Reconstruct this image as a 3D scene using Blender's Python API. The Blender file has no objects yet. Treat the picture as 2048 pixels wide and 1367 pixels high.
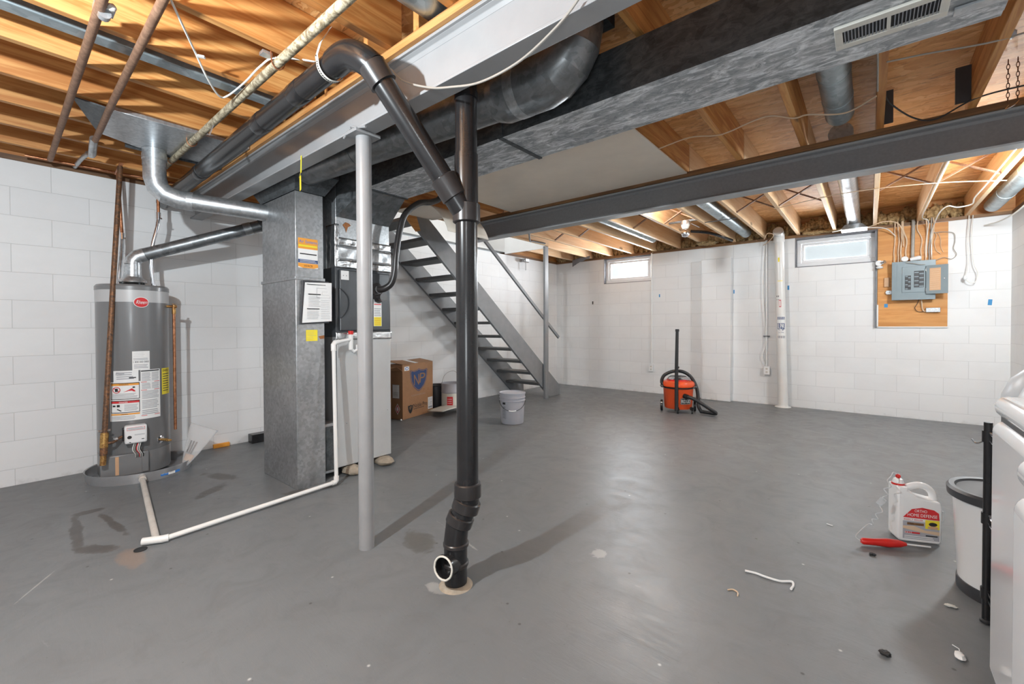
import bpy, math, random
from mathutils import Vector, Matrix, noise as mnoise
random.seed(7)
R = math.radians
S = bpy.context.scene
COL = S.collection

# ------------------------------------------------------------------ camera
cam = bpy.data.cameras.new('camera'); camo = bpy.data.objects.new('camera', cam); COL.objects.link(camo)
S.camera = camo
FPX = 865.2
cam.sensor_width = 36; cam.lens = FPX/2048*36
cam.shift_y = -(683.5-662.7)/2048
cam.clip_start = 0.02
YAW, PITCH, ROLL = 0.69098, 0.013422, -0.0031026
f0 = Vector((-math.sin(YAW), math.cos(YAW), 0)); r0 = Vector((math.cos(YAW), math.sin(YAW), 0)); u0 = Vector((0, 0, 1))
fw = f0*math.cos(PITCH)-u0*math.sin(PITCH); up = u0*math.cos(PITCH)+f0*math.sin(PITCH)
rt = r0*math.cos(ROLL)+up*math.sin(ROLL); up = up*math.cos(ROLL)-r0*math.sin(ROLL)
M = Matrix((rt, up, -fw)).transposed().to_4x4(); M.translation = Vector((0, 0, 1.15))
camo.matrix_world = M

# ------------------------------------------------------------------ world and lights
w = bpy.data.worlds.new('world'); S.world = w; w.use_nodes = True
bg = w.node_tree.nodes['Background']; bg.inputs[0].default_value = (0.86, 0.945, 1.0, 1); bg.inputs[1].default_value = .52
def lamp(name, loc, power, radius=0.04, col=(1, 0.93, 0.84)):
    l = bpy.data.lights.new(name, 'POINT'); l.energy = power; l.shadow_soft_size = radius; l.color = col
    o = bpy.data.objects.new(name, l); COL.objects.link(o); o.location = loc
    return o
lamp('ceiling_bulb_light', (-1.50, -0.35, 2.10), 190, 0.03, (.87, .955, 1))
lamp('ceiling_bulb_light', (1.02, 5.2, 2.20), 100, 0.12, (.87, .955, 1))
lamp('ceiling_bulb_light', (-1.785, 4.42, 2.43), 75, 0.08, (.87, .955, 1))
lamp('added_camera_fill', (0.1, -0.7, 0.95), 48, 0.25, (.90, .965, 1))  # added fill near the camera to brighten beams, ducts and ceiling; no real source
lamp('stairwell_light', (-4.30, 4.2, 4.3), 60, 0.08, (.96, .98, 1))
lamp('laundry_bulb_light', (0.45, -0.7, 2.15), 25, 0.06, (.87, .955, 1))
def area(name, loc, rot, sx, sy, power, col=(0.9, 0.95, 1)):
    l = bpy.data.lights.new(name, 'AREA'); l.shape = 'RECTANGLE'; l.size = sx; l.size_y = sy; l.energy = power; l.color = col
    o = bpy.data.objects.new(name, l); COL.objects.link(o); o.location = loc; o.rotation_euler = rot
    return o
# daylight arriving through the two basement windows
area('window_daylight', (-3.31, 7.55, 2.13), (R(-90), 0, 0), .8, .36, 110)
area('window_daylight', (-0.37, 7.55, 2.14), (R(-90), 0, 0), .8, .36, 45)

S.view_settings.view_transform = 'Standard'; S.view_settings.look = 'None'
S.view_settings.gamma = 1; S.view_settings.use_curve_mapping = False
S.view_settings.exposure = 0.18

# ------------------------------------------------------------------ materials
class NT:
    def __init__(s, name):
        s.m = bpy.data.materials.new(name); s.m.use_nodes = True; s.t = s.m.node_tree; s.b = s.t.nodes['Principled BSDF']
        s.pos = s.t.nodes.new('ShaderNodeNewGeometry').outputs['Position']
    def n(s, typ, **k):
        x = s.t.nodes.new(typ)
        for a, v in k.items(): setattr(x, a, v)
        return x
    def l(s, a, b): s.t.links.new(a, b)
    def vec(s, scale, add=(0, 0, 0)):
        v = s.n('ShaderNodeVectorMath', operation='MULTIPLY_ADD'); s.l(s.pos, v.inputs[0]); v.inputs[1].default_value = scale; v.inputs[2].default_value = add
        return v.outputs[0]
    def noise(s, scale=(1, 1, 1), detail=4, rough=.6, dist=0, add=(0, 0, 0)):
        x = s.n('ShaderNodeTexNoise'); x.inputs['Scale'].default_value = 1; x.inputs['Detail'].default_value = detail
        x.inputs['Roughness'].default_value = rough; x.inputs['Distortion'].default_value = dist
        s.l(s.vec(scale, add), x.inputs['Vector']); return x.outputs['Fac']
    def ramp(s, fac, stops):
        r = s.n('ShaderNodeValToRGB'); e = r.color_ramp.elements
        while len(e) < len(stops): e.new(0.5)
        for i, (p, c) in enumerate(stops):
            e[i].position = p; e[i].color = (c, c, c, 1) if not isinstance(c, (tuple, list)) else (*c, 1)
        s.l(fac, r.inputs[0]); return r.outputs[0]
    def mix(s, fac, a, b, mode='MIX'):
        x = s.n('ShaderNodeMix', data_type='RGBA', blend_type=mode)
        for i, v in ((0, fac), (6, a), (7, b)):
            if hasattr(v, 'is_linked'): s.l(v, x.inputs[i])
            elif isinstance(v, (tuple, list)): x.inputs[i].default_value = (*v, 1)
            else: x.inputs[i].default_value = v
        return x.outputs[2]
    def base(s, c):
        if hasattr(c, 'is_linked'): s.l(c, s.b.inputs['Base Color'])
        else: s.b.inputs['Base Color'].default_value = (*c, 1)
        return s
    def set(s, **k):
        for a, v in k.items():
            i = s.b.inputs[a.replace('_', ' ')]
            if hasattr(v, 'is_linked'): s.l(v, i)
            else: i.default_value = v
        return s
    def bump(s, h, strength=.3, dist=.01):
        x = s.n('ShaderNodeBump'); x.inputs['Strength'].default_value = strength; x.inputs['Distance'].default_value = dist
        s.l(h, x.inputs['Height']); s.l(x.outputs[0], s.b.inputs['Normal']); return s

def simple(name, c, rough=.5, metal=0., var=.12, sc=14, bump=0, c2=None, coat=0):
    t = NT(name); nz = t.noise((sc,)*3, 5)
    d = c2 if c2 else tuple(max(0, x*(1-var*2)) for x in c)
    t.base(t.mix(t.ramp(nz, [(.3, 0.), (.7, 1.)]), d, c)).set(Roughness=rough, Metallic=metal)
    if coat: t.set(Coat_Weight=coat, Coat_Roughness=.15)
    if bump: t.bump(nz, bump, .004)
    return t.m

def block_mat(name, axis, off_u, off_z, mirror=1):
    t = NT(name)
    sx = t.n('ShaderNodeSeparateXYZ'); t.l(t.pos, sx.inputs[0])
    cx = t.n('ShaderNodeCombineXYZ')
    a = t.n('ShaderNodeMath', operation='ADD'); t.l(sx.outputs[axis], a.inputs[0]); a.inputs[1].default_value = off_u
    b = t.n('ShaderNodeMath', operation='ADD'); t.l(sx.outputs[2], b.inputs[0]); b.inputs[1].default_value = off_z
    # slight waver of the joints
    nz = t.noise((3, 3, 3), 3); wv = t.n('ShaderNodeMath', operation='MULTIPLY_ADD'); t.l(nz, wv.inputs[0]); wv.inputs[1].default_value = .008; t.l(b.outputs[0], wv.inputs[2])
    t.l(a.outputs[0], cx.inputs[0]); t.l(wv.outputs[0], cx.inputs[1])
    br = t.n('ShaderNodeTexBrick'); br.offset = .5; br.squash = 1
    br.inputs['Scale'].default_value = 1; br.inputs['Brick Width'].default_value = .412; br.inputs['Row Height'].default_value = .2045
    br.inputs['Mortar Size'].default_value = .0028; br.inputs['Mortar Smooth'].default_value = .9
    br.inputs['Color1'].default_value = (.80, .80, .80, 1); br.inputs['Color2'].default_value = (.77, .77, .775, 1); br.inputs['Mortar'].default_value = (.60, .60, .60, 1)
    t.l(cx.outputs[0], br.inputs['Vector'])
    dirt = t.noise((1.3, 1.3, 2.2), 6, .65)
    c = t.mix(t.ramp(dirt, [(.45, 0.), (.8, .35)]), br.outputs['Color'], (.62, .61, .60))
    # grime and efflorescence creeping up from the floor joint
    g = t.n('ShaderNodeMath', operation='MULTIPLY_ADD'); t.l(sx.outputs[2], g.inputs[0]); g.inputs[1].default_value = -5; 
    n2 = t.noise((9, 9, 9), 6, .7); t.l(n2, g.inputs[2])
    c = t.mix(t.ramp(g.outputs[0], [(.38, 0.), (.7, .55)]), c, (.36, .34, .31))
    t.base(c).set(Roughness=.55)
    fine = t.noise((60, 60, 60), 3)
    mul = t.n('ShaderNodeMath', operation='MULTIPLY_ADD'); t.l(br.outputs['Fac'], mul.inputs[0]); mul.inputs[1].default_value = -1.2
    fm = t.n('ShaderNodeMath', operation='MULTIPLY'); t.l(fine, fm.inputs[0]); fm.inputs[1].default_value = .35; t.l(fm.outputs[0], mul.inputs[2])
    t.bump(mul.outputs[0], .35, .004)
    return t.m

def floor_mat():
    t = NT('painted_concrete_floor')
    big = t.noise((.7, .7, .7), 6, .55, .6); mid = t.noise((5, 5, 5), 6, .7, 1.0); fine = t.noise((70, 70, 70), 3)
    c = t.mix(t.ramp(big, [(.35, 0.), (.7, 1.)]), (.140, .148, .154), (.168, .177, .184))
    c = t.mix(t.ramp(mid, [(.48, 0.), (.72, .5)]), c, (.124, .129, .133))
    # thin whitish trowel and drag marks
    st = t.noise((2.2, 9, 3), 7, .75, 2.5, (3, 1, 0))
    c = t.mix(t.ramp(st, [(.66, 0.), (.74, .35)]), c, (.33, .33, .33))
    # damp tracks beside the heater pan: shaped stains on the slab
    sx = t.n('ShaderNodeSeparateXYZ'); t.l(t.pos, sx.inputs[0])
    def blob(cx, cy, rx, ry, ang):
        a = t.n('ShaderNodeMapping', vector_type='TEXTURE'); a.inputs['Location'].default_value = (cx, cy, 0); a.inputs['Rotation'].default_value = (0, 0, ang); a.inputs['Scale'].default_value = (rx, ry, 1)
        t.l(t.pos, a.inputs[0]); ln = t.n('ShaderNodeVectorMath', operation='LENGTH'); t.l(a.outputs[0], ln.inputs[0]); return ln.outputs['Value']
    def stain(c, blobs, col, amt, wob=1.1, sc=6):
        for b in blobs:
            n = t.noise((sc, sc, sc), 5, .7, .8, (b[0]*3, b[1], 0))
            s = t.n('ShaderNodeMath', operation='MULTIPLY_ADD'); t.l(n, s.inputs[0]); s.inputs[1].default_value = 2*wob; t.l(blob(*b), s.inputs[2])
            h = t.n('ShaderNodeMath', operation='MULTIPLY_ADD'); t.l(s.outputs[0], h.inputs[0]); h.inputs[1].default_value = .4; h.inputs[2].default_value = .4-.4*wob
            c = t.mix(t.ramp(h.outputs[0], [(.60, amt), (.68, amt*.75), (.74, 0.)]), c, col)
        return c
    c = stain(c, [(-3.42, .30, .40, .035, R(-4)), (-3.40, .45, .34, .030, R(6)), (-3.08, .34, .13, .06, R(40)), (-3.74, .38, .05, .10, 0), (-3.85, 1.12, .22, .07, R(20)), (-3.55, .98, .16, .06, R(-50)), (-3.02, 1.47, .3, .05, R(70))], (.070, .062, .056), .8, .8, 9)
    c = stain(c, [(-2.83, .44, .16, .07, 0)], (.26, .19, .15), .7, .5)
    c = stain(c, [(-1.72, 1.62, .26, .010, R(-12)), (-1.60, 1.48, .20, .008, R(-30)), (-1.45, 1.24, .07, .04, 0), (-2.85, .12, .16, .005, R(-30)), (-1.05, 1.95, .06, .05, R(40))], (.38, .38, .37), .6, .75, 14)
    c = stain(c, [(-1.85, 1.45, .17, .09, R(-20))], (.09, .085, .075), .7, .6, 11)
    for sc_, col_, th_ in ((1.9, (.05, .05, .05), .008), (1.3, (.5, .5, .49), .005), (4.3, (.08, .08, .08), .006)):
        sp = t.n('ShaderNodeTexVoronoi', voronoi_dimensions='2D'); sp.inputs['Scale'].default_value = sc_; t.l(t.pos, sp.inputs['Vector'])
        c = t.mix(t.ramp(sp.outputs['Distance'], [(th_, .85), (th_*1.7, 0.)]), c, col_)
    t.base(c)
    r = t.ramp(mid, [(.3, .33), (.7, .46)]); t.set(Roughness=r, Specular_IOR_Level=.5)
    scr = t.noise((5, 26, 5), 7, .8, 2.2, (7, 2, 0)); t.bump(t.mix(.5, mid, scr), .30, .006)
    return t.m

def wood(name, c1, c2, axis, sc=1.0, knots=True, rough=.55, dark=None):
    t = NT(name); k = [26*sc, 26*sc, 26*sc]; k[axis] = 1.6*sc
    g = t.noise(tuple(k), 5, .65, .8); big = [5*sc, 5*sc, 5*sc]; big[axis] = .6*sc
    b = t.noise(tuple(big), 3, .5, .4)
    c = t.mix(t.ramp(g, [(.40, 0.), (.58, 1.)]), c1, c2)
    c = t.mix(t.ramp(b, [(.3, .55), (.65, 0.)]), c, dark or tuple(x*.55 for x in c1))
    if knots:
        v = t.n('ShaderNodeTexVoronoi'); kk = [4, 4, 4]; kk[axis] = 1.3; t.l(t.vec(tuple(kk)), v.inputs['Vector']); v.inputs['Scale'].default_value = 1
        c = t.mix(t.ramp(v.outputs['Distance'], [(.06, .8), (.10, 0.)]), c, tuple(x*.25 for x in c1))
    t.base(c).set(Roughness=rough); t.bump(g, .15, .002)
    return t.m

def osb(name):
    t = NT(name)
    v = t.n('ShaderNodeTexVoronoi'); v.inputs['Scale'].default_value = 1; v.inputs['Randomness'].default_value = 1
    d = t.noise((6, 6, 6), 3, .6); 
    va = t.n('ShaderNodeVectorMath', operation='ADD'); t.l(t.vec((9, 26, 9)), va.inputs[0])
    dn = t.n('ShaderNodeVectorMath', operation='SCALE'); cb = t.n('ShaderNodeCombineXYZ'); t.l(d, cb.inputs[0]); t.l(d, cb.inputs[1]); t.l(cb.outputs[0], dn.inputs[0]); dn.inputs['Scale'].default_value = 5
    t.l(dn.outputs[0], va.inputs[1]); t.l(va.outputs[0], v.inputs['Vector'])
    sp = t.n('ShaderNodeSeparateColor'); t.l(v.outputs['Color'], sp.inputs[0])
    c = t.ramp(sp.outputs[0], [(0., (.66, .31, .10)), (.5, (.80, .43, .16)), (1., (.90, .55, .24))])
    st = t.noise((4, 30, 4), 6, .75, 1.6)
    c = t.mix(t.ramp(st, [(.54, 0.), (.66, .75)]), c, (.28, .10, .03))
    t.base(c).set(Roughness=.6); t.bump(st, .3, .004)
    return t.m

def galv(name, c1=(.42, .43, .44), c2=(.56, .575, .59), rough=.38, metal=.85, sc=55, dust=0, dustc=(.55, .57, .6)):
    t = NT(name)
    v = t.n('ShaderNodeTexVoronoi'); v.inputs['Scale'].default_value = sc; t.l(t.pos, v.inputs['Vector'])
    sp = t.n('ShaderNodeSeparateColor'); t.l(v.outputs['Color'], sp.inputs[0])
    c = t.mix(sp.outputs[0], c1, c2)
    n = t.noise((4, 4, 4), 6, .7, .5); c = t.mix(t.ramp(n, [(.4, 0.), (.75, .5)]), c, tuple(x*.6 for x in c1))
    mt = metal
    if dust:
        dn = t.noise((7, 22, 22), 8, .78, 1.2); f = t.ramp(dn, [(.46, 0.), (.62, dust)])
        c = t.mix(f, c, dustc)
        mm = t.n('ShaderNodeMath', operation='MULTIPLY_ADD'); t.l(f, mm.inputs[0]); mm.inputs[1].default_value = -metal; mm.inputs[2].default_value = metal; mt = mm.outputs[0]
    t.base(c).set(Roughness=rough, Metallic=mt); t.bump(n, .08, .004)
    return t.m

def rusty(name, c1, c2, rough=.5, metal=.6, sc=18):
    t = NT(name); n = t.noise((sc, sc, sc), 6, .75, .6)
    t.base(t.mix(t.ramp(n, [(.42, 0.), (.6, 1.)]), c1, c2)).set(Roughness=rough, Metallic=metal); t.bump(n, .2, .003)
    return t.m

MT = {}
MT['floor'] = floor_mat()
MT['wall_l'] = block_mat('white_block_wall_left', 1, -.109+4.12, -.943+2.045)
MT['wall_b'] = block_mat('white_block_wall_back', 0, .356+8.24-.206, -.93+2.045)
MT['wall_r'] = block_mat('white_block_wall_right', 1, 4.2, -.943+2.045)
MT['white_paint'] = simple('white_painted_drywall', (.80, .80, .79), .6, var=.03, sc=3)
MT['joist'] = wood('orange_pine_joist', (.52, .20, .050), (.76, .39, .13), 1)
MT['joist_pale'] = wood('pale_pine_joist', (.78, .50, .27), (.88, .64, .40), 1, dark=(.62, .36, .16))
MT['joist_x'] = wood('orange_pine_plate', (.50, .21, .06), (.70, .36, .13), 0)
MT['old_plate'] = wood('dark_stained_sill_plate', (.13, .065, .03), (.24, .12, .05), 1, knots=False)
MT['old_plate_x'] = wood('brown_sill_plate', (.16, .08, .035), (.32, .16, .06), 0, knots=False)
MT['osb'] = osb('oriented_strand_subfloor')
MT['plywood'] = wood('orange_plywood_backer', (.60, .25, .06), (.74, .36, .11), 0, .8, knots=False)
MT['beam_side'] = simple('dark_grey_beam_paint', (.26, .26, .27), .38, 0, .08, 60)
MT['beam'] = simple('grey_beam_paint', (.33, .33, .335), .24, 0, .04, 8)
MT['flange'] = simple('lit_flange_grey', (.42, .43, .44), .4, 0, .05, 8)  # paler than the web: light caught by the flange is put into the colour
MT['post'] = simple('grey_post_paint', (.30, .30, .305), .32, 0, .05, 10)
MT['stair'] = simple('grey_stair_paint', (.23, .235, .245), .5, 0, .08, 9)
MT['stair_dark'] = simple('dark_grey_tread_paint', (.11, .11, .11), .55, 0, .12, 20)
MT['galv'] = galv('galvanised_sheet')
MT['galv_light'] = galv('bright_galvanised_sheet', (.50, .52, .54), (.68, .70, .72), .34, .8, 70)
MT['galv_pipe'] = galv('galvanised_pipe', (.34, .40, .43), (.50, .57, .60), .36, .7, 30)
MT['galv_dark'] = galv('dark_aged_sheet', (.055, .06, .065), (.09, .10, .105), .42, .55, 40, .35, (.16, .17, .18))
MT['duct_bottom'] = galv('dusty_duct_underside', (.26, .28, .295), (.40, .42, .435), .55, .1, 40, .95, (.82, .84, .86))
MT['duct_round'] = galv('tarnished_round_duct', (.17, .18, .185), (.27, .28, .29), .36, .75, 30, .3, (.3, .31, .32))
MT['black'] = simple('black_abs_pipe', (.018, .017, .018), .24, 0, .15, 12)
MT['black_dusty'] = simple('dusty_black_abs_pipe', (.036, .032, .032), .3, 0, .2, 9)
MT['rubber'] = simple('black_rubber', (.022, .022, .024), .5, 0, .2, 20)
MT['pvc'] = simple('white_pvc', (.80, .79, .77), .32, 0, .03, 6)
MT['pvc_dirty'] = simple('grimy_white_pvc', (.66, .62, .57), .4, 0, .12, 12)
MT['white'] = simple('white_plastic', (.82, .82, .82), .28, 0, .02, 5, coat=.3)
MT['enamel'] = simple('white_appliance_enamel', (.80, .80, .81), .12, 0, .01, 4, coat=.6)
MT['offwhite'] = simple('off_white_plastic', (.66, .64, .58), .45, 0, .05, 10)
MT['copper'] = rusty('aged_copper', (.33, .13, .06), (.55, .25, .13), .35, .75, 25)
MT['iron'] = rusty('rusty_gas_pipe', (.10, .06, .04), (.26, .12, .055), .55, .45, 40)
MT['rustbrown'] = rusty('brown_rusted_pipe', (.22, .12, .075), (.33, .19, .12), .6, .3, 30)
MT['cream_pipe'] = rusty('flaking_cream_pipe', (.20, .15, .09), (.60, .52, .37), .6, .1, 32)
MT['brass'] = rusty('dull_brass', (.26, .12, .04), (.60, .36, .12), .42, .7, 30)
MT['tank'] = simple('grey_heater_jacket', (.19, .19, .192), .28, 0, .04, 5, coat=.3)
MT['tank_band'] = simple('pale_grey_heater_band', (.52, .52, .52), .3, 0, .03, 5)
MT['aluminium'] = simple('aluminium_pan', (.52, .52, .53), .25, .6, .1, 8)
MT['chrome'] = simple('chrome', (.75, .75, .77), .15, 1, .05, 8)
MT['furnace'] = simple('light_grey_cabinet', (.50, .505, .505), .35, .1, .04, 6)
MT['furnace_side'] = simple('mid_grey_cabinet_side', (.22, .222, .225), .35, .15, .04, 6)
MT['charcoal'] = simple('charcoal_door', (.050, .054, .060), .35, .1, .1, 12)
MT['foil'] = simple('crinkled_foil_tape', (.70, .71, .72), .26, .95, .2, 25, bump=.8)
MT['yellow'] = simple('yellow_paper', (.88, .72, .04), .6, 0, .04, 10)
MT['orange'] = simple('orange_print', (.86, .36, .05), .5, 0, .04, 10)
MT['navy'] = simple('navy_print', (.035, .075, .20), .5, 0, .05, 10)
MT['blue'] = simple('blue_print', (.05, .22, .62), .5, 0, .05, 10)
MT['tape_blue'] = simple('blue_painters_tape', (.05, .27, .55), .6, 0, .05, 10)
MT['red'] = simple('red_print', (.66, .03, .035), .45, 0, .05, 10)
MT['red_plastic'] = simple('red_plastic', (.62, .02, .015), .3, 0, .04, 10)
MT['ink'] = simple('black_ink', (.02, .02, .022), .6, 0, .1, 10)
MT['greyink'] = simple('grey_print', (.36, .37, .40), .6, 0, .1, 40)
MT['paper'] = simple('white_paper', (.84, .84, .83), .65, 0, .03, 12)
MT['cardboard'] = simple('brown_cardboard', (.36, .19, .095), .7, 0, .06, 16)
MT['cardboard_dark'] = simple('dark_cardboard', (.15, .085, .05), .7, 0, .1, 10)
MT['drywall'] = simple('tan_fibreboard', (.90, .81, .70), .75, 0, .04, 4)
MT['stone'] = simple('rough_concrete_block', (.42, .35, .27), .85, 0, .2, 22, bump=.6)
MT['insulation'] = simple('brown_fibre_insulation', (.62, .44, .22), .95, 0, .35, 34, bump=1.0, c2=(.16, .085, .03))
MT['orange_plastic'] = simple('orange_red_plastic', (.78, .095, .02), .33, 0, .05, 8)
MT['bucket'] = simple('lilac_grey_plastic', (.42, .42, .46), .35, 0, .04, 8)
MT['darkgrey'] = simple('dark_grey_plastic', (.05, .05, .055), .4, 0, .1, 12)
MT['panel_grey'] = simple('blue_grey_enamel', (.20, .245, .265), .4, .1, .04, 8)
MT['tan_label'] = simple('tan_paper_label', (.62, .38, .22), .6, 0, .05, 14)
MT['wire_tan'] = simple('tan_cable_sheath', (.70, .52, .36), .5, 0, .05, 10)
MT['wire_white'] = simple('white_cable_sheath', (.80, .79, .75), .4, 0, .03, 10)
MT['wire_grey'] = simple('grey_cable_sheath', (.40, .37, .33), .45, 0, .1, 10)
MT['wire_black'] = simple('black_cable_sheath', (.03, .03, .03), .45, 0, .1, 10)
MT['vinyl'] = simple('white_vinyl_frame', (.78, .78, .79), .35, 0, .03, 6)
MT['reveal'] = simple('grey_painted_reveal', (.20, .20, .215), .6, 0, .1, 12)
MT['rust_stain'] = simple('rust_stain', (.42, .16, .05), .7, 0, .3, 30)
def glassy(name, c=(1, 1, 1), rough=.0, trans=1., alpha=1.):
    t = NT(name); n = t.noise((20, 20, 20), 3); t.base(t.mix(n, tuple(x*.97 for x in c), c)); t.set(Roughness=rough, Transmission_Weight=trans, Alpha=alpha); return t.m
MT['glass'] = glassy('window_glass', (.9, .95, .95), .03, 0., .12)
MT['clear'] = glassy('clear_plastic', (.93, .95, .96), .25, .75)
MT['bag'] = glassy('clear_polythene', (.9, .9, .9), .25, .3, .32)
MT['hazy_jug'] = glassy('hazy_white_plastic', (.86, .88, .90), .35, .35)

# ------------------------------------------------------------------ mesh builder
def V(*a): return Vector(a)
def catmull(pts, n=8):
    pts = [Vector(p) for p in pts]; out = []
    P = [pts[0]*2-pts[1]]+pts+[pts[-1]*2-pts[-2]]
    for i in range(1, len(P)-2):
        for k in range(n):
            t = k/n; a, b, c, d = P[i-1:i+3]
            out.append(.5*((2*b)+(c-a)*t+(2*a-5*b+4*c-d)*t*t+(3*b-3*c+d-a)*t**3))
    out.append(pts[-1]); return out
def arc_corner(a, b, c, r, n=6):
    """points rounding the corner a-b-c with radius r"""
    a, b, c = Vector(a), Vector(b), Vector(c)
    u = (a-b).normalized(); v = (c-b).normalized(); ang = u.angle(v); d = r/math.tan(ang/2)
    p, q = b+u*d, b+v*d; ctr = b+(u+v).normalized()*(r/math.sin(ang/2))
    out = []
    for i in range(n+1):
        t = i/n; x = (p-ctr).slerp(q-ctr, t) if True else None; out.append(ctr+x)
    return out
class MB:
    def __init__(s): s.v = []; s.f = []; s.m = []; s.mats = []
    def mi(s, m):
        if m not in s.mats: s.mats.append(m)
        return s.mats.index(m)
    def add(s, vs, fs, m):
        o = len(s.v); k = s.mi(m); s.v += [Vector(x) for x in vs]
        for f in fs: s.f.append([i+o for i in f]); s.m.append(k)
        return s
    def box(s, a, b, m, rot=None, piv=None):
        x0, y0, z0 = [min(a[i], b[i]) for i in range(3)]; x1, y1, z1 = [max(a[i], b[i]) for i in range(3)]
        vs = [V(x, y, z) for z in (z0, z1) for y in (y0, y1) for x in (x0, x1)]
        if rot is not None:
            p = Vector(piv) if piv is not None else V((x0+x1)/2, (y0+y1)/2, (z0+z1)/2)
            vs = [p+rot @ (v-p) for v in vs]
        return s.add(vs, [(0, 2, 3, 1), (4, 5, 7, 6), (0, 1, 5, 4), (2, 6, 7, 3), (0, 4, 6, 2), (1, 3, 7, 5)], m)
    def bar(s, a, b, wd, th, m, upv=(0, 0, 1)):
        a, b = Vector(a), Vector(b); d = (b-a).normalized(); u = Vector(upv); side = d.cross(u).normalized(); u = side.cross(d).normalized()
        vs = [p+side*(i*wd/2)+u*(j*th/2) for p in (a, b) for i, j in ((-1, -1), (1, -1), (1, 1), (-1, 1))]
        return s.add(vs, [(0, 1, 2, 3), (4, 7, 6, 5), (0, 4, 5, 1), (1, 5, 6, 2), (2, 6, 7, 3), (3, 7, 4, 0)], m)
    def tube(s, path, r, m, n=16, cap=True, r2=None, squash=None):
        P = [Vector(p) for p in path]; L = len(P)
        rad = r if isinstance(r, (list, tuple)) else [r]*L
        T = []
        for i in range(L):
            t = (P[min(i+1, L-1)]-P[max(i-1, 0)]); T.append(t.normalized() if t.length > 1e-9 else (T[-1] if T else V(0, 0, 1)))
        nrm = T[0].orthogonal().normalized(); rings = []
        for i in range(L):
            if i:
                ax = T[i-1].cross(T[i])
                if ax.length > 1e-8: nrm = Matrix.Rotation(T[i-1].angle(T[i]), 3, ax) @ nrm
            b = T[i].cross(nrm).normalized()
            # widen mitred joints
            k = 1.0
            rings.append([P[i]+(nrm*math.cos(2*math.pi*j/n)+b*math.sin(2*math.pi*j/n))*rad[i]*k for j in range(n)])
        vs = [v for g in rings for v in g]; fs = []
        for i in range(L-1):
            for j in range(n): a = i*n+j; b2 = i*n+(j+1) % n; fs.append((a, b2, b2+n, a+n))
        if cap: fs.append(tuple(reversed(range(n)))); fs.append(tuple((L-1)*n+j for j in range(n)))
        return s.add(vs, fs, m)
    def cyl(s, a, b, r, m, n=20, r2=None): return s.tube([a, b], [r, r if r2 is None else r2], m, n)
    def lathe(s, c, prof, m, n=32, axis=(0, 0, 1), sx=1, sy=1, rot=0):
        c = Vector(c); az = Vector(axis).normalized(); ax = V(1, 0, 0) if abs(az.z) > .9 else az.orthogonal().normalized(); ay = az.cross(ax)
        vs = []; fs = []
        for (r, z) in prof:
            for j in range(n):
                t = 2*math.pi*j/n; px, py = r*sx*math.cos(t), r*sy*math.sin(t)
                qx, qy = px*math.cos(rot)-py*math.sin(rot), px*math.sin(rot)+py*math.cos(rot)
                vs.append(c+ax*qx+ay*qy+az*z)
        L = len(prof)
        for i in range(L-1):
            for j in range(n): a = i*n+j; b = i*n+(j+1) % n; fs.append((a, b, b+n, a+n))
        if prof[0][0] > 1e-6: fs.append(tuple(reversed(range(n))))
        if prof[-1][0] > 1e-6: fs.append(tuple((L-1)*n+j for j in range(n)))
        return s.add(vs, fs, m)
    def prism(s, poly, d, m):
        """poly: 3-D points in a plane, d: extrusion vector"""
        d = Vector(d); n = len(poly); vs = [Vector(p) for p in poly]+[Vector(p)+d for p in poly]
        fs = [tuple(reversed(range(n))), tuple(n+i for i in range(n))]+[(i, (i+1) % n, (i+1) % n+n, i+n) for i in range(n)]
        return s.add(vs, fs, m)
    def sheet(s, fn, nu, nv, m, th=0):
        vs = [Vector(fn(i/nu, j/nv)) for j in range(nv+1) for i in range(nu+1)]; W = nu+1
        fs = [(j*W+i, j*W+i+1, (j+1)*W+i+1, (j+1)*W+i) for j in range(nv) for i in range(nu)]
        return s.add(vs, fs, m)
    def blob(s, c, r, m, amp=.25, sc=3, nu=14, nv=10, seed=0):
        c = Vector(c); r = Vector(r) if not isinstance(r, (int, float)) else V(r, r, r); vs = []; fs = []
        for j in range(nv+1):
            ph = math.pi*j/nv
            for i in range(nu):
                th = 2*math.pi*i/nu; d = V(math.sin(ph)*math.cos(th), math.sin(ph)*math.sin(th), math.cos(ph))
                k = 1+amp*mnoise.noise(d*sc+V(seed, seed*1.7, 0)); vs.append(c+V(d.x*r.x, d.y*r.y, d.z*r.z)*k)
        for j in range(nv):
            for i in range(nu): a = j*nu+i; b = j*nu+(i+1) % nu; fs.append((a, a+nu, b+nu, b))
        return s.add(vs, fs, m)
    def build(s, name, parent=None, smooth=35, label=None, cat=None, group=None, kind=None, bevel=0, solid=0, fix=True):
        me = bpy.data.meshes.new(name)
        loc = V(0, 0, 0)
        if parent is None and s.v and kind != 'structure':
            xs = [v.x for v in s.v]; ys = [v.y for v in s.v]; zs = [v.z for v in s.v]
            loc = V((min(xs)+max(xs))/2, (min(ys)+max(ys))/2, min(zs))
        me.from_pydata([tuple(v-loc) for v in s.v], [], s.f)
        for m in s.mats: me.materials.append(MT[m] if isinstance(m, str) else m)
        me.polygons.foreach_set('material_index', s.m)
        if fix:
            import bmesh
            bm = bmesh.new(); bm.from_mesh(me); bmesh.ops.recalc_face_normals(bm, faces=bm.faces); bm.to_mesh(me); bm.free()
        me.shade_smooth(); me.set_sharp_from_angle(angle=R(smooth)); me.update()
        o = bpy.data.objects.new(name, me); COL.objects.link(o)
        if parent is not None:
            o.parent = parent
            if parent.parent is None: o.matrix_parent_inverse = Matrix.Translation(-parent.location)
        else: o.location = loc
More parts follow.
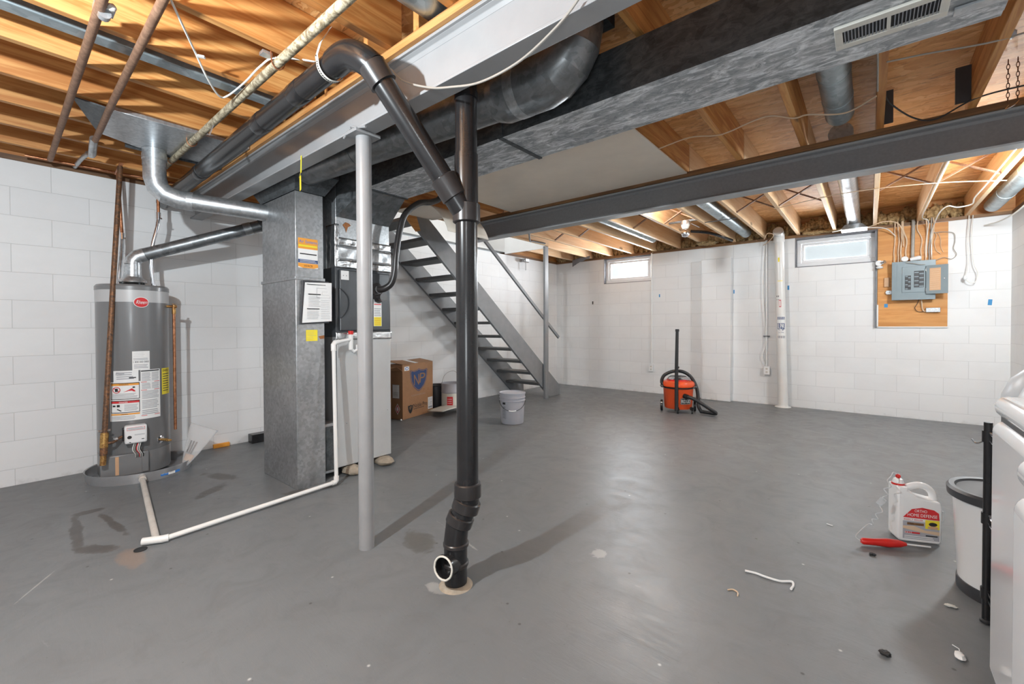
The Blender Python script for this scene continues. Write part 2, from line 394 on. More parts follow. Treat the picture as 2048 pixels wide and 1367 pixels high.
        if bevel:
            b = o.modifiers.new('bevel', 'BEVEL'); b.width = bevel; b.segments = 2; b.limit_method = 'ANGLE'; b.angle_limit = R(40)
        if solid:
            b = o.modifiers.new('thickness', 'SOLIDIFY'); b.thickness = solid
        tag(o, label, cat, group, kind); return o
def tag(o, label=None, cat=None, group=None, kind=None):
    if label: o['label'] = label
    if cat: o['category'] = cat
    if group: o['group'] = group
    if kind: o['kind'] = kind
    return o
def thing(name, label, cat, loc, group=None):
    o = bpy.data.objects.new(name, None); COL.objects.link(o); o.location = loc; o.empty_display_size = .1
    return tag(o, label, cat, group)
def copy_tree(o, delta=(0, 0, 0), label=None, parent=None):
    c = o.copy(); COL.objects.link(c)
    if parent is not None: c.parent = parent
    else: c.location = o.location+Vector(delta)
    if label: c['label'] = label
    for ch in list(o.children): copy_tree(ch, parent=c)
    return c

# flat print on a surface: everything is laid out in metres on a mapping f(x, y, lift)
_tc = {}
def text_geo(s):
    if s not in _tc:
        cu = bpy.data.curves.new('lettering', 'FONT'); cu.body = s; cu.size = 1; ob = bpy.data.objects.new('lettering', cu)
        me = bpy.data.meshes.new_from_object(ob); vs = [v.co.copy() for v in me.vertices]; fs = [tuple(p.vertices) for p in me.polygons]
        bpy.data.objects.remove(ob); bpy.data.meshes.remove(me); bpy.data.curves.remove(cu)
        _tc[s] = (vs, fs)
    return _tc[s]
class Print(MB):
    def __init__(s, f): MB.__init__(s); s.fn = f
    def rect(s, x0, y0, x1, y1, m, k=1):
        nx = max(1, int(abs(x1-x0)/.02)); vs = []; fs = []
        for i in range(nx+1):
            x = x0+(x1-x0)*i/nx; vs += [s.fn(x, y0, k*.0005), s.fn(x, y1, k*.0005)]
        for i in range(nx): fs.append((2*i, 2*i+2, 2*i+3, 2*i+1))
        return s.add(vs, fs, m)
    def poly(s, pts, m, k=2): return s.add([s.fn(x, y, k*.0005) for x, y in pts], [tuple(range(len(pts)))], m)
    def ell(s, cx, cy, rx, ry, m, k=2, n=28): return s.poly([(cx+rx*math.cos(2*math.pi*i/n), cy+ry*math.sin(2*math.pi*i/n)) for i in range(n)], m, k)
    def frame(s, x0, y0, x1, y1, t, m, k=2):
        s.rect(x0, y0, x1, y0+t, m, k); s.rect(x0, y1-t, x1, y1, m, k); s.rect(x0, y0, x0+t, y1, m, k); s.rect(x1-t, y0, x1, y1, m, k); return s
    def text(s, t, x0, y0, x1, y1, m, k=3, shear=0):
        vs, fs = text_geo(t); ax = min(v.x for v in vs); bx = max(v.x for v in vs); ay = min(v.y for v in vs); by = max(v.y for v in vs)
        out = []
        for v in vs:
            yy = (v.y-ay)/(by-ay); out.append(s.fn(x0+(x1-x0)*(v.x-ax)/(bx-ax)+shear*yy*(y1-y0), y0+(y1-y0)*yy, k*.0005))
        return s.add(out, fs, m)
    def lines(s, x0, y0, x1, y1, n, m='greyink', k=2, fill=.4, ragged=.15):
        h = (y1-y0)/n
        for i in range(n): s.rect(x0, y0+h*(i+.5-fill/2), x1-(x1-x0)*ragged*random.random(), y0+h*(i+.5+fill/2), m, k)
        return s
def plane_map(o, u, v):
    o, u, v = Vector(o), Vector(u).normalized(), Vector(v).normalized(); n = u.cross(v)
    return lambda x, y, k: o+u*x+v*y+n*k
def cyl_map(c, r, ang0):
    """x runs anticlockwise as seen by a viewer outside reading left to right; y is height"""
    c = Vector(c)
    return lambda x, y, k: c+V(math.cos(ang0+x/r)*(r+k+.0006), math.sin(ang0+x/r)*(r+k+.0006), y)
ORD = ['first', 'second', 'third', 'fourth', 'fifth', 'sixth', 'seventh', 'eighth', 'ninth', 'tenth', 'eleventh', 'twelfth', 'thirteenth', 'fourteenth', 'fifteenth', 'sixteenth']

# ================================================================== THE SETTING
XL, YB, XR, HT, ZJ, ZS = -4.789, 7.187, 1.2, 2.36, 2.40, 2.635
YN = -3.0
MB().box((XL-.2, YN, -.1), (XR+.2, YB+.2, 0), 'floor').build('floor', kind='structure')
MB().box((XL-.2, YN, 0), (XL, YB+.2, HT), 'wall_l').build('wall_left', kind='structure')
MB().box((XR, 1.0, 0), (XR+.2, YB+.2, HT), 'wall_r').build('wall_right', kind='structure')
W1 = (-3.757, -2.86, 1.905); W2 = (-.812, .068, 1.945)
b = MB(); y1 = YB+.2
b.box((XL, YB, 0), (XR, y1, W1[2]), 'wall_b')
b.box((XL, YB, W1[2]), (W1[0], y1, HT), 'wall_b'); b.box((W1[1], YB, W1[2]), (W2[0], y1, HT), 'wall_b')
b.box((W2[1], YB, W1[2]), (XR, y1, HT), 'wall_b'); b.box((W2[0], YB, W1[2]), (W2[1], y1, W2[2]), 'wall_b')
b.build('wall_back', kind='structure')
# subfloor seen between the joists, with the stair opening left free
b = MB()
OX, OY0, OY1 = -3.93, 2.70, 5.62
b.box((XL-.2, YN, ZS), (XR+.2, OY0, ZS+.02), 'osb'); b.box((OX, OY0, ZS), (XR+.2, OY1, ZS+.02), 'osb'); b.box((XL-.2, OY1, ZS), (XR+.2, YB+.2, ZS+.02), 'osb')
b.build('ceiling', kind='structure')
# stairwell shaft of the floor above
b = MB()
b.box((XL-.12, OY0, ZJ), (XL, OY1, 4.9), 'white_paint'); b.box((XL, OY1, ZS+.02), (OX, OY1+.1, 4.9), 'white_paint')
b.box((OX, OY0, ZS+.02), (OX+.1, OY1, 4.9), 'white_paint'); b.box((XL, OY0-.1, ZS+.02), (OX, OY0, 4.9), 'white_paint')
b.box((XL-.12, OY0-.1, 4.9), (OX+.1, OY1+.1, 5.0), 'white_paint')
b.build('trim_1', kind='structure')
MB().box((XL, OY1-.02, ZJ-.03), (OX-.02, OY1, ZS+.03), 'white_paint').build('trim_2', kind='structure')
# rim boards and sill plates carried by the block walls
b = MB(); b.box((XL-.2, YN, HT), (XL+.0, OY0, ZJ), 'old_plate'); b.box((XL-.2, OY1, HT), (XL, YB, ZJ), 'old_plate'); b.build('trim_3', kind='structure')
b = MB(); b.box((XL-.06, YN, ZJ), (XL-.02, OY0, ZS), 'joist'); b.box((XL-.06, OY1, ZJ), (XL-.02, YB+.10, ZS), 'joist'); b.build('trim_4', kind='structure')
MB().box((XL, YB+.0, HT), (XR, YB+.2, ZJ), 'old_plate_x').build('trim_5', kind='structure')
MB().box((XL-.2, YB+.10, ZJ), (XR+.2, YB+.14, ZS), 'joist_x').build('trim_6', kind='structure')
b = MB(); b.box((XR, 1.0, HT), (XR+.2, YB+.2, ZJ), 'old_plate'); b.box((XR+.04, 1.0, ZJ), (XR+.08, YB+.2, ZS), 'joist'); b.build('trim_7', kind='structure')

def window(num, x0, x1, z0, z1, label):
    t = thing('window_%d' % num, label, None, ((x0+x1)/2, YB+.08, z0)); t['kind'] = 'structure'
    y0 = YB+.055
    b = MB()
    for p, q in (((x0-.012, YB+.002, z0-.035), (x1+.012, YB+.2, z0)), ((x0-.012, YB+.002, z0), (x0, YB+.2, z1)), ((x1, YB+.002, z0), (x1+.012, YB+.2, z1))): b.box(p, q, 'reveal')
    b.box((x0-.012, YB+.002, z1), (x1+.012, YB+.2, HT), 'reveal')
    b.build('window_reveal', t)
    def ring(bb, a0, a1, c0, c1, wd, ya, yb):
        bb.box((a0, ya, c0), (a1, yb, c0+wd), 'vinyl'); bb.box((a0, ya, c1-wd), (a1, yb, c1), 'vinyl'); bb.box((a0, ya, c0+wd), (a0+wd, yb, c1-wd), 'vinyl'); bb.box((a1-wd, ya, c0+wd), (a1, yb, c1-wd), 'vinyl')
    b = MB(); ring(b, x0+.004, x1-.004, z0+.003, z1-.003, .05, y0, y0+.08); b.build('window_frame', t, bevel=.004)
    b = MB(); ring(b, x0+.056, x1-.056, z0+.055, z1-.055, .035, y0+.02, y0+.06); s = b.build('sash', t, bevel=.004)
    MB().box((x0+.09, y0+.036, z0+.09), (x1-.09, y0+.042, z1-.09), 'glass').build('glass_pane', s)
    xm = (x0+x1)/2; b = MB(); b.box((xm-.045, y0-.006, z1-.04), (xm+.045, y0, z1-.025), 'vinyl'); b.cyl((xm-.03, y0-.006, z1-.033), (xm+.035, y0-.014, z1-.048), .005, 'vinyl', 8); b.build('latch', t)
    return t
window(1, -3.745, -2.872, 1.915, 2.352, 'small white basement window near the stairs')
window(2, -.80, .056, 1.957, 2.335, 'small white basement window beside the electrical panel')

# chase of painted block standing against the back wall
MB().box((-2.022, 7.06, 0), (-1.603, YB, 2.165), 'wall_b').build('wall_chase', kind='structure', bevel=.006)

# ================================================================== FRAMING
def joist(name, x, y0, y1, m, label, cat='joist', group=None, z0=ZJ, z1=ZS):
    MB().box((x-.019, y0, z0), (x+.019, y1, z1-.001), m).build(name, label=label, cat=cat, group=group, bevel=.003)
for k in range(-4, 10):
    x = -2.895+.406*k
    joist('floor_joist', x, -2.4, 1.222, 'joist', 'orange pine joist in the bay above the water heater, %s from the left block wall' % ORD[k+4], group='joists over the front bay')
mx = [-.77+.406*k for k in range(-8, 5)]
for i, x in enumerate(mx):
    if x < OX: joist('floor_joist', x, 1.24, OY0-.045, 'joist', 'short orange pine joist ending at the stair opening, between the two steel beams', group='joists between the beams')
    else: joist('floor_joist', x, 1.24, 3.70, 'joist', 'orange pine joist between the two steel beams, %s from the stair opening' % ORD[i-1], group='joists between the beams')
bxs = [-.77+.406*k for k in range(-9, 5)]
for i, x in enumerate(bxs):
    y0 = 3.715 if x > OX else OY1+.045
    joist('floor_joist', x, y0, YB+.095, 'joist_pale', 'pale pine joist resting on the back wall, %s from the left corner' % ORD[i], group='joists over the back bay')
MB().box((OX+.002, OY0, ZJ), (OX+.040, OY1, ZS-.001), 'joist_pale').build('stair_trimmer', label='pale trimmer joist along the right edge of the stair opening', cat='joist')
MB().box((XL, OY1+.002, ZJ), (OX, OY1+.040, ZS-.001), 'joist_x').build('stair_header', label='header board behind the white fascia at the far end of the stair opening', cat='joist')
MB().box((XL, OY0-.040, ZJ), (OX, OY0-.002, ZS-.001), 'joist_x').build('stair_header', label='header board at the near upper end of the stair opening', cat='joist')
# bridging straps crossing between the back joists
for i in range(2, len(bxs)-1):
    if bxs[i] < OX or any(bxs[i] < q < bxs[i+1] for q in (-.165, -1.385, -2.60, 1.02)): continue
    xa, xb, y = bxs[i]+.019, bxs[i+1]-.019, 5.35
    t = thing('joist_bridging', 'crossed bridging straps between the %s and %s back joists from the left corner' % (ORD[i], ORD[i+1]), 'bridging', ((xa+xb)/2, y, ZJ), 'bridging straps between the back joists')
    for s, yy in ((0, y), (1, y+.05)):
        a, c = (xa, yy, ZJ+.01), (xb, yy, ZS-.02)
        if s: a, c = (xa, yy, ZS-.02), (xb, yy, ZJ+.01)
        MB().bar(a, c, .03, .012, 'rustbrown').build('strap', t)
def ibeam(name, yc, hw, z0, z1, x0, x1, side, fl, label):
    tf, tw = .013, .008
    b = MB()
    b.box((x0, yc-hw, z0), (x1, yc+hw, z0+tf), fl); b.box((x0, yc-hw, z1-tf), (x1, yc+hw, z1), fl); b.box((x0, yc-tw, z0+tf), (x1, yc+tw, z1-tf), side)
    # rolled fillets where web meets flange
    for s in (-1, 1):
        for zz, d in ((z0+tf, 1), (z1-tf, -1)):
            b.prism([(x0, yc+s*tw, zz), (x0, yc+s*(tw+.026), zz), (x0, yc+s*(tw+.008), zz+d*.008), (x0, yc+s*tw, zz+d*.026)], (x1-x0, 0, 0), side)
    return b.build(name, label=label, cat='beam', bevel=.002)
ibeam('steel_beam', 1.230, .046, 2.135, 2.362, XL+.0, XR+.0, 'beam', 'beam', 'glossy grey steel beam resting on the round grey column')
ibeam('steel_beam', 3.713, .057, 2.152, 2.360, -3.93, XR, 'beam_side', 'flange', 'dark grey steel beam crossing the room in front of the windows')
MB().box((XL, 1.165, 2.363), (XR, 1.285, ZJ-.001), 'joist_x').build('beam_plate', label='orange wood plate on top of the glossy grey beam', cat='plate')
MB().box((-3.93, 3.64, 2.361), (XR, 3.785, ZJ-.001), 'old_plate_x').build('beam_plate', label='dark brown wood plate on top of the dark grey beam', cat='plate')
# steel column
t = thing('support_column', 'round grey steel column under the glossy beam in front of the furnace', 'column', (-2.01, 1.240, 0))
b = MB(); b.lathe((-2.012, 1.240, 0), [(.0385, 0), (.0385, 2.118)], 'post', 40); b.build('shaft', t)
MB().box((-2.062, 1.165, 2.118), (-1.958, 1.305, 2.1345), 'post').build('cap_plate', t, bevel=.002)
b = MB()
for dx in (-.085, .085): b.tube([(-2.012+dx*1.2, 1.19, 2.128), (-2.012+dx*.5, 1.178, 2.138), (-2.012+dx*.1, 1.176, 2.15)], .006, 'post', 8)
b.build('clip', t)

# insulation stuffed in the rim between the joists
k = 0
for i in range(len(bxs)-1):
    xa, xb = bxs[i]+.025, bxs[i+1]-.025
    b = MB()
    for j in range(7):
        x = xa+(xb-xa)*(j+.5)/7; b.blob((x, YB+.045+random.uniform(-.02, .02), ZJ+.085+random.uniform(-.03, .05)), (.045, .05, random.uniform(.06, .10)), 'insulation', .45, 4, seed=k*3.1+j)
    b.build('rim_insulation', label='tuft of brown fibre insulation stuffed in the rim between the %s and %s back joists' % (ORD[i], ORD[i+1]), cat='insulation', group='insulation in the back rim'); k += 1
b = MB()
for j in range(7): b.blob((XL+.02+.32*j/7, YB+.02+random.uniform(-.02, .02), ZJ+.06+random.uniform(-.03, .04)), (.045, .05, .08), 'insulation', .45, 4, seed=77+j)
b.build('rim_insulation', label='tuft of brown fibre insulation stuffed in the far left corner above the walls', cat='insulation', group='insulation in the back rim')
b = MB(); b.sheet(lambda u, v: (-.72+.62*u, YB-.012-.03*math.sin(v*3)+.012*mnoise.noise(V(u*9, v*4, 2)), ZJ+.04-.06*v+.02*mnoise.noise(V(u*12, v*5, 0))), 30, 6, 'insulation', 0)
b.build('torn_insulation', label='torn pale insulation facing hanging over the window by the panel', cat='insulation', solid=.006)

# ================================================================== STAIRS
t = thing('staircase', 'open grey wooden staircase rising along the left block wall', 'staircase', (-4.37, 5.6, 0))
def stringer(x0, x1): MB().prism([(x0, 5.77, 0), (x0, 6.06, 0), (x0, 6.06, .16), (x0, 3.05, 2.60), (x0, 2.72, 2.60)], (x1-x0, 0, 0), 'stair').build('stringer', t, bevel=.003)
stringer(-4.02, -3.982); stringer(-4.785, -4.747)
for k in range(12):
    yb = 5.575-.2355*k; z = .195+.1955*k
    MB().box((-4.747, yb, z), (-4.02, yb+.262, z+.038), 'stair_dark').build('tread', t, bevel=.004)
t = thing('newel_post', 'slim grey post standing at the foot of the stairs', 'post', (-3.93, 5.58, 0))
MB().box((-3.962, 5.565, 0), (-3.925, 5.655, 2.397), 'stair').build('post_shaft', t, bevel=.003)
MB().bar((-3.978, 4.12, 2.385), (-3.978, 6.02, .955), .03, .05, 'stair').build('stair_handrail', label='thin grey handrail sloping down past the post at the stair foot', cat='handrail', bevel=.006)
MB().prism([(-3.981, 3.10, 2.40), (-3.981, 2.98, 2.40), (-3.981, 2.98, 2.33), (-3.981, 3.10, 2.22), (-3.981, 3.16, 2.24)], (.018, 0, 0), 'joist').build('wood_cleat', label='small bare wood cleat on the top end of the stair stringer', cat='cleat', bevel=.003)
# curled fibreboard at the stair head
b = MB()
def curl(u, v):
    y = 2.72+.55*v
    if u < .45: x = -3.90+u/.45*.42; z = 2.375-.02*math.sin(u*5)
    else: s = (u-.45)/.55; x = -3.48+.52*math.sin(s*1.25)*.95; z = 2.36-.42*(1-math.cos(s*1.35))
    return (x, y, z)
b.sheet(curl, 24, 4, 'drywall'); b.build('curled_fibreboard', label='curled tan board hanging above the top of the stairs', cat='board', solid=.006)
MB().box((-3.02, 2.14, ZJ-.014), (-1.155, 3.652, ZJ-.002), 'drywall').build('ceiling_board', label='flat tan board fixed under the joists in front of the dark grey beam', cat='board', bevel=.002)

# ================================================================== DUCTS
# supply trunk
t = thing('supply_trunk', 'long rectangular sheet metal duct with a dusty underside running to the furnace', 'duct', (-1.4, 1.93, 2.15))
x0, x1, ya, yb, za, zb = -2.83, .322, 1.751, 2.105, 2.15, 2.36
b = MB(); b.add([(x0, ya, za), (x1, ya, za), (x1, ya, zb), (x0, ya, zb), (x0, yb, za), (x1, yb, za), (x1, yb, zb), (x0, yb, zb)],
    [(0, 1, 2, 3), (5, 4, 7, 6), (3, 2, 6, 7), (1, 5, 6, 2)], 'galv_dark')
b.add([(x0, ya, za), (x1, ya, za), (x1, yb, za), (x0, yb, za)], [(0, 3, 2, 1)], 'duct_bottom')
b.build('duct_run', t, smooth=20)
for xs in (-1.52, -2.81): MB().box((xs-.012, ya-.006, za-.006), (xs+.012, yb+.006, zb), 'galv_dark').build('drive_cleat', t)
b = MB(); b.add([(-3.13, 1.69, 1.985), (-2.83, ya, za), (-2.83, ya, zb), (-3.13, 1.69, zb), (-3.13, 2.16, 1.985), (-2.83, yb, za), (-2.83, yb, zb), (-3.13, 2.16, zb)],
    [(0, 1, 2, 3), (5, 4, 7, 6), (0, 4, 5, 1), (3, 2, 6, 7)], 'duct_round'); b.build('offset_transition', t, smooth=20)
b = MB()
for i in range(3): b.box((.20+i*.001, 1.95-.1*i, za-.012), (.33, 1.99-.1*i, za-.004), 'galv_light') if i == 0 else None
b.box((.323, ya+.01, za+.01), (.327, yb-.01, zb-.01), 'galv'); b.build('end_cap', t)
# grille in its underside
g = thing('duct_grille', 'cream louvred grille screwed to the underside of the supply trunk', 'grille', (.04, 1.90, 2.14))
b = MB(); gx0, gx1, gy0, gy1, gz = -.10, .185, 1.825, 1.968, 2.138
for p, q in (((gx0, gy0, gz), (gx1, gy0+.03, za-.001)), ((gx0, gy1-.03, gz), (gx1, gy1, za-.001)), ((gx0, gy0+.03, gz), (gx0+.022, gy1-.03, za-.001)), ((gx1-.022, gy0+.03, gz), (gx1, gy1-.03, za-.001)), ((.037, gy0+.03, gz), (.047, gy1-.03, za-.001))): b.box(p, q, 'offwhite')
b.build('grille_frame', g, bevel=.0015)
MB().box((gx0+.02, gy0+.028, za-.0035), (gx1-.02, gy1-.028, za-.001), 'ink').build('dark_opening', g)
n = 0
for i in range(26):
    x = gx0+.028+i*.0092
    if abs(x-.042) < .008 or x > gx1-.026: continue
    MB().box((x, gy0+.03, gz+.001), (x+.0016, gy1-.03, za-.002), 'greyink', Matrix.Rotation(R(20), 3, 'Y')).build('louvre', g)
# round return duct beside it
t = thing('round_return_duct', 'large round dark duct with a segmented elbow behind the glossy beam', 'duct', (-1.9, 1.5, 2.14))
MB().tube([(-3.02, 1.425, 2.235), (-1.40, 1.585, 2.245)], .098, 'duct_round', 40).build('straight_pipe', t)
for f in (.35, .68): p = V(-3.02, 1.425, 2.235).lerp(V(-1.40, 1.585, 2.245), f); d = V(1.62, .16, .01).normalized(); MB().tube([p-d*.008, p+d*.008], .1005, 'duct_round', 40).build('seam_band', t)
b = MB(); p = V(-1.40, 1.585, 2.243)
b.tube([p, p+V(.05, .003, 0)], [.102, .118], 'duct_round', 40); b.tube([p+V(.05, .003, 0), p+V(.20, .01, 0)], .118, 'duct_round', 40)
b.tube([p+V(.12, .006, 0), p+V(.17, .008, 0)], .1195, 'galv', 40); b.build('reducer', t)
el = [V(-1.21, 1.595, 2.243)]
C0 = V(-1.17, 1.595, 2.243+.19)
path = [V(-1.21, 1.595, 2.243)]
for i in range(5):
    a = R(90*i/4); path.append(V(-1.13+.16*math.sin(a), 1.598, 2.243+.16*(1-math.cos(a))))
path.append(V(-.97, 1.598, 2.50))
MB().tube(path, .118, 'duct_round', 36).build('gored_elbow', t, smooth=12)
MB().box((-1.10, 1.49, 2.44), (-.86, 1.745, 2.60), 'galv_dark').build('ceiling_boot', t)
# plenum and furnace
t = thing('furnace', 'upright furnace cabinet with a charcoal upper door standing on blocks behind the column', 'furnace', (-3.48, 1.925, .06))
FX, FY0, FY1 = -3.13, 1.68, 2.17
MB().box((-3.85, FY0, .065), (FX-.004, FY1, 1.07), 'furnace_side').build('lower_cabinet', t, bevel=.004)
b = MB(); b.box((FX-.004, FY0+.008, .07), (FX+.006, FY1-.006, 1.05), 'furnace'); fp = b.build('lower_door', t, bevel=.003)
for y, z in ((1.99, .62), (2.13, .45), (1.76, .40), (1.86, .62)): MB().lathe((FX+.006, y, z), [(.006, 0), (.005, .003), (0, .004)], 'chrome', 10, (1, 0, 0)).build('screw', fp)
MB().box((-3.85, FY0, 1.07), (FX-.002, FY1, 1.60), 'charcoal').build('blower_cabinet', t, bevel=.004)
b = MB(); b.box((FX-.002, FY0+.03, 1.115), (FX+.012, FY1-.012, 1.585), 'charcoal'); dr = b.build('upper_door', t, bevel=.008)
b = MB(); hp = [(FX+.014, FY0+.032, 1.44), (FX+.016, FY0+.06, 1.42), (FX+.018, FY0+.10, 1.37), (FX+.018, FY0+.10, 1.29), (FX+.016, FY0+.06, 1.23), (FX+.014, FY0+.032, 1.21)]
b.tube(catmull(hp, 5), .0035, 'darkgrey', 8); b.tube([(FX+.014, FY0+.032, 1.44), (FX+.014, FY0+.032, 1.58)], .003, 'chrome', 8); b.tube([(FX+.014, FY0+.032, 1.12), (FX+.014, FY0+.032, 1.21)], .003, 'chrome', 8); b.build('door_handle', dr)
pm = plane_map((FX+.0125, 0, 0), (0, 1, 0), (0, 0, 1))
b = Print(pm); b.rect(1.72, 1.508, 1.785, 1.578, 'paper'); b.ell(1.74, 1.54, .003, .004, 'ink'); b.ell(1.765, 1.54, .003, .004, 'ink'); b.build('paper_label', dr, label='small white label with two dots')
b = Print(pm); b.rect(2.0, 1.15, 2.075, 1.37, 'paper'); b.rect(2.003, 1.152, 2.072, 1.225, 'yellow', 2); b.lines(2.005, 1.23, 2.07, 1.30, 5); b.rect(2.005, 1.325, 2.07, 1.333, 'red', 2); b.rect(2.005, 1.345, 2.07, 1.366, 'greyink', 2); b.lines(2.01, 1.16, 2.065, 1.22, 4, 'orange', 3, .2); b.build('warning_label', dr, label='white and yellow label')
b = MB()
def crinkle(y0, y1, z0, z1, sd): return lambda u, v: (FX+.0075+.004*mnoise.noise(V(u*9, v*5, sd)), y0+(y1-y0)*u, z0+(z1-z0)*v)
b.sheet(crinkle(FY0-.002, FY1+.002, 1.045, 1.105, 1), 30, 5, 'foil'); b.build('tape_band', t, solid=.003, label='crinkled silver tape band')
t2 = MB(); t2.box((-3.83, FY0+.01, 1.60), (FX-.006, FY1-.005, 2.36), 'galv_light'); pl = t2.build('plenum', t, bevel=.003)
b = MB(); 
for z0, z1, sd in ((1.60, 1.66, 3), (1.77, 1.83, 7), (1.66, 1.77, 9)): b.sheet(lambda u, v, z0=z0, z1=z1, sd=sd: (FX+.003+.006*mnoise.noise(V(u*8, v*3, sd)), FY0-.004+(FY1-FY0+.006)*u, z0+(z1-z0)*v), 34, 5, 'foil' if sd != 9 else 'galv_light')
b.sheet(lambda u, v: (FX+.004+.005*mnoise.noise(V(u*4, v*9, 5)), FY0-.004+.035*u, 1.60+.33*v), 5, 24, 'foil')
b.sheet(lambda u, v: (FX-.14+.14*u, FY0+.004-.006*mnoise.noise(V(u*4, v*9, 5)), 1.59+.34*v), 8, 24, 'foil')
b.build('foil_tape', pl, solid=.002, label='crinkled silver foil tape')
b = Print(plane_map((FX-.0045, 0, 0), (0, 1, 0), (0, 0, 1))); b.poly([(1.745, 1.93), (1.77, 1.955), (1.80, 1.95), (1.815, 1.935), (1.79, 1.92), (1.775, 1.875), (1.765, 1.91)], 'rust_stain', 3); b.build('rust_patch', pl, label='small rust patch')
for (x, y, s) in ((-3.10, 1.80, 1), (-3.10, 2.09, 2), (-3.7, 1.80, 3), (-3.7, 2.09, 4)):
    b = MB(); b.blob((x-.02, y, .031), (.10, .07, .036), 'stone', .18, 2.5, seed=s)
    b.build('support_block', label='rough tan block under the furnace, %s' % {1: 'near front corner by the white pipe', 2: 'front corner nearest the cardboard box', 3: 'hidden rear corner by the return drop', 4: 'hidden rear corner by the stairs'}[s], cat='block', group='blocks under the furnace')
# suction and liquid lines leaving the door
t = thing('dark_drain_line', 'thick dark brown pipe curving up from the charcoal furnace door', 'pipe', (-3.06, 2.1, 1.4))
MB().tube(catmull([(-3.115, 2.03, 1.452), (-3.06, 2.06, 1.455), (-3.015, 2.10, 1.50), (-2.995, 2.12, 1.60), (-2.99, 2.13, 1.74), (-2.985, 2.165, 1.94), (-2.985, 2.22, 2.08), (-2.985, 2.36, 2.20), (-3.0, 2.52, 2.25), (-3.0, 2.62, 2.32), (-3.0, 2.63, 2.50)], 6), .026, 'rustbrown' if False else 'black_dusty', 18).build('curved_pipe', t)
b = MB(); b.lathe((-3.118, 2.03, 1.45), [(.055, 0), (.055, .008), (.03, .012), (.03, .03)], 'black_dusty', 24, (1, 0, 0)); b.build('flange_upper', t)
b = MB(); b.lathe((-3.118, 2.045, 1.385), [(.045, 0), (.045, .01), (.028, .012), (.028, .06), (.035, .065), (.035, .08)], 'black_dusty', 24, (1, 0, .0)); b.build('flange_lower', t)
# return drop
t = thing('return_drop', 'tall galvanised return air duct standing left of the furnace', 'duct', (-3.38, 1.47, 0))
MB().box((-3.668, 1.368, .0), (-3.09, 1.572, 1.488), 'galv').build('lower_section', t, bevel=.003)
MB().box((-3.664, 1.371, 1.492), (-3.093, 1.570, 2.10), 'galv').build('upper_section', t, bevel=.003)
b = MB(); b.box((-3.675, 1.362, 1.478), (-3.084, 1.578, 1.50), 'galv'); b.build('joint_seam', t, bevel=.002)
b = MB(); b.add([(-3.67, 1.365, 2.10), (-3.085, 1.365, 2.10), (-3.085, 1.58, 2.10), (-3.67, 1.58, 2.10), (-3.72, 1.31, 2.20), (-2.95, 1.31, 2.20), (-2.95, 1.62, 2.20), (-3.72, 1.62, 2.20), (-3.72, 1.31, 2.34), (-2.98, 1.31, 2.34), (-2.98, 1.62, 2.34), (-3.72, 1.62, 2.34)],
    [(0, 1, 5, 4), (1, 2, 6, 5), (2, 3, 7, 6), (3, 0, 4, 7), (4, 5, 9, 8), (5, 6, 10, 9), (6, 7, 11, 10), (7, 4, 8, 11), (8, 9, 10, 11)], 'galv_dark'); b.build('flared_hood', t, smooth=20, label='dark flared hood at the top')
b = MB(); b.box((-3.6, 1.573, .05), (-3.12, 1.678, .42), 'galv'); b.box((-3.119, 1.59, .07), (-3.114, 1.66, .40), 'galv_dark'); b.build('filter_slot', t, bevel=.002)
rm = plane_map((-3.0895, 0, 0), (0, 1, 0), (0, 0, 1)); rm2 = plane_map((-3.0925, 0, 0), (0, 1, 0), (0, 0, 1))
b = Print(rm2); b.rect(1.388, 1.565, 1.528, 1.775, 'paper')
b.rect(1.388, 1.70, 1.528, 1.775, 'orange', 2); b.rect(1.392, 1.715, 1.524, 1.728, 'yellow', 3); b.text('Air Systems', 1.392, 1.735, 1.52, 1.762, 'blue', 4, .2); b.rect(1.40, 1.66, 1.52, 1.668, 'ink', 2); b.rect(1.388, 1.60, 1.528, 1.625, 'navy', 2); b.lines(1.40, 1.603, 1.52, 1.623, 2, 'paper', 3, .3); b.poly([(1.388, 1.598), (1.528, 1.598), (1.532, 1.575), (1.50, 1.565), (1.42, 1.565), (1.388, 1.575)], 'orange', 3); b.text('HVACR', 1.43, 1.573, 1.49, 1.588, 'ink', 4)
b.build('service_sticker', t, label='orange, white and navy service sticker')
b = Print(rm); b.rect(1.437, 1.045, 1.52, 1.125, 'yellow'); b.lines(1.445, 1.055, 1.512, 1.115, 5, 'greyink', 2, .12, .4); b.build('yellow_note', t, label='yellow handwritten note')
b = Print(rm); b.poly([(1.525, 1.078), (1.57, 1.085), (1.57, 1.06), (1.54, 1.058)], 'rust_stain', 1); b.build('rust_patch', t, label='rust patch')
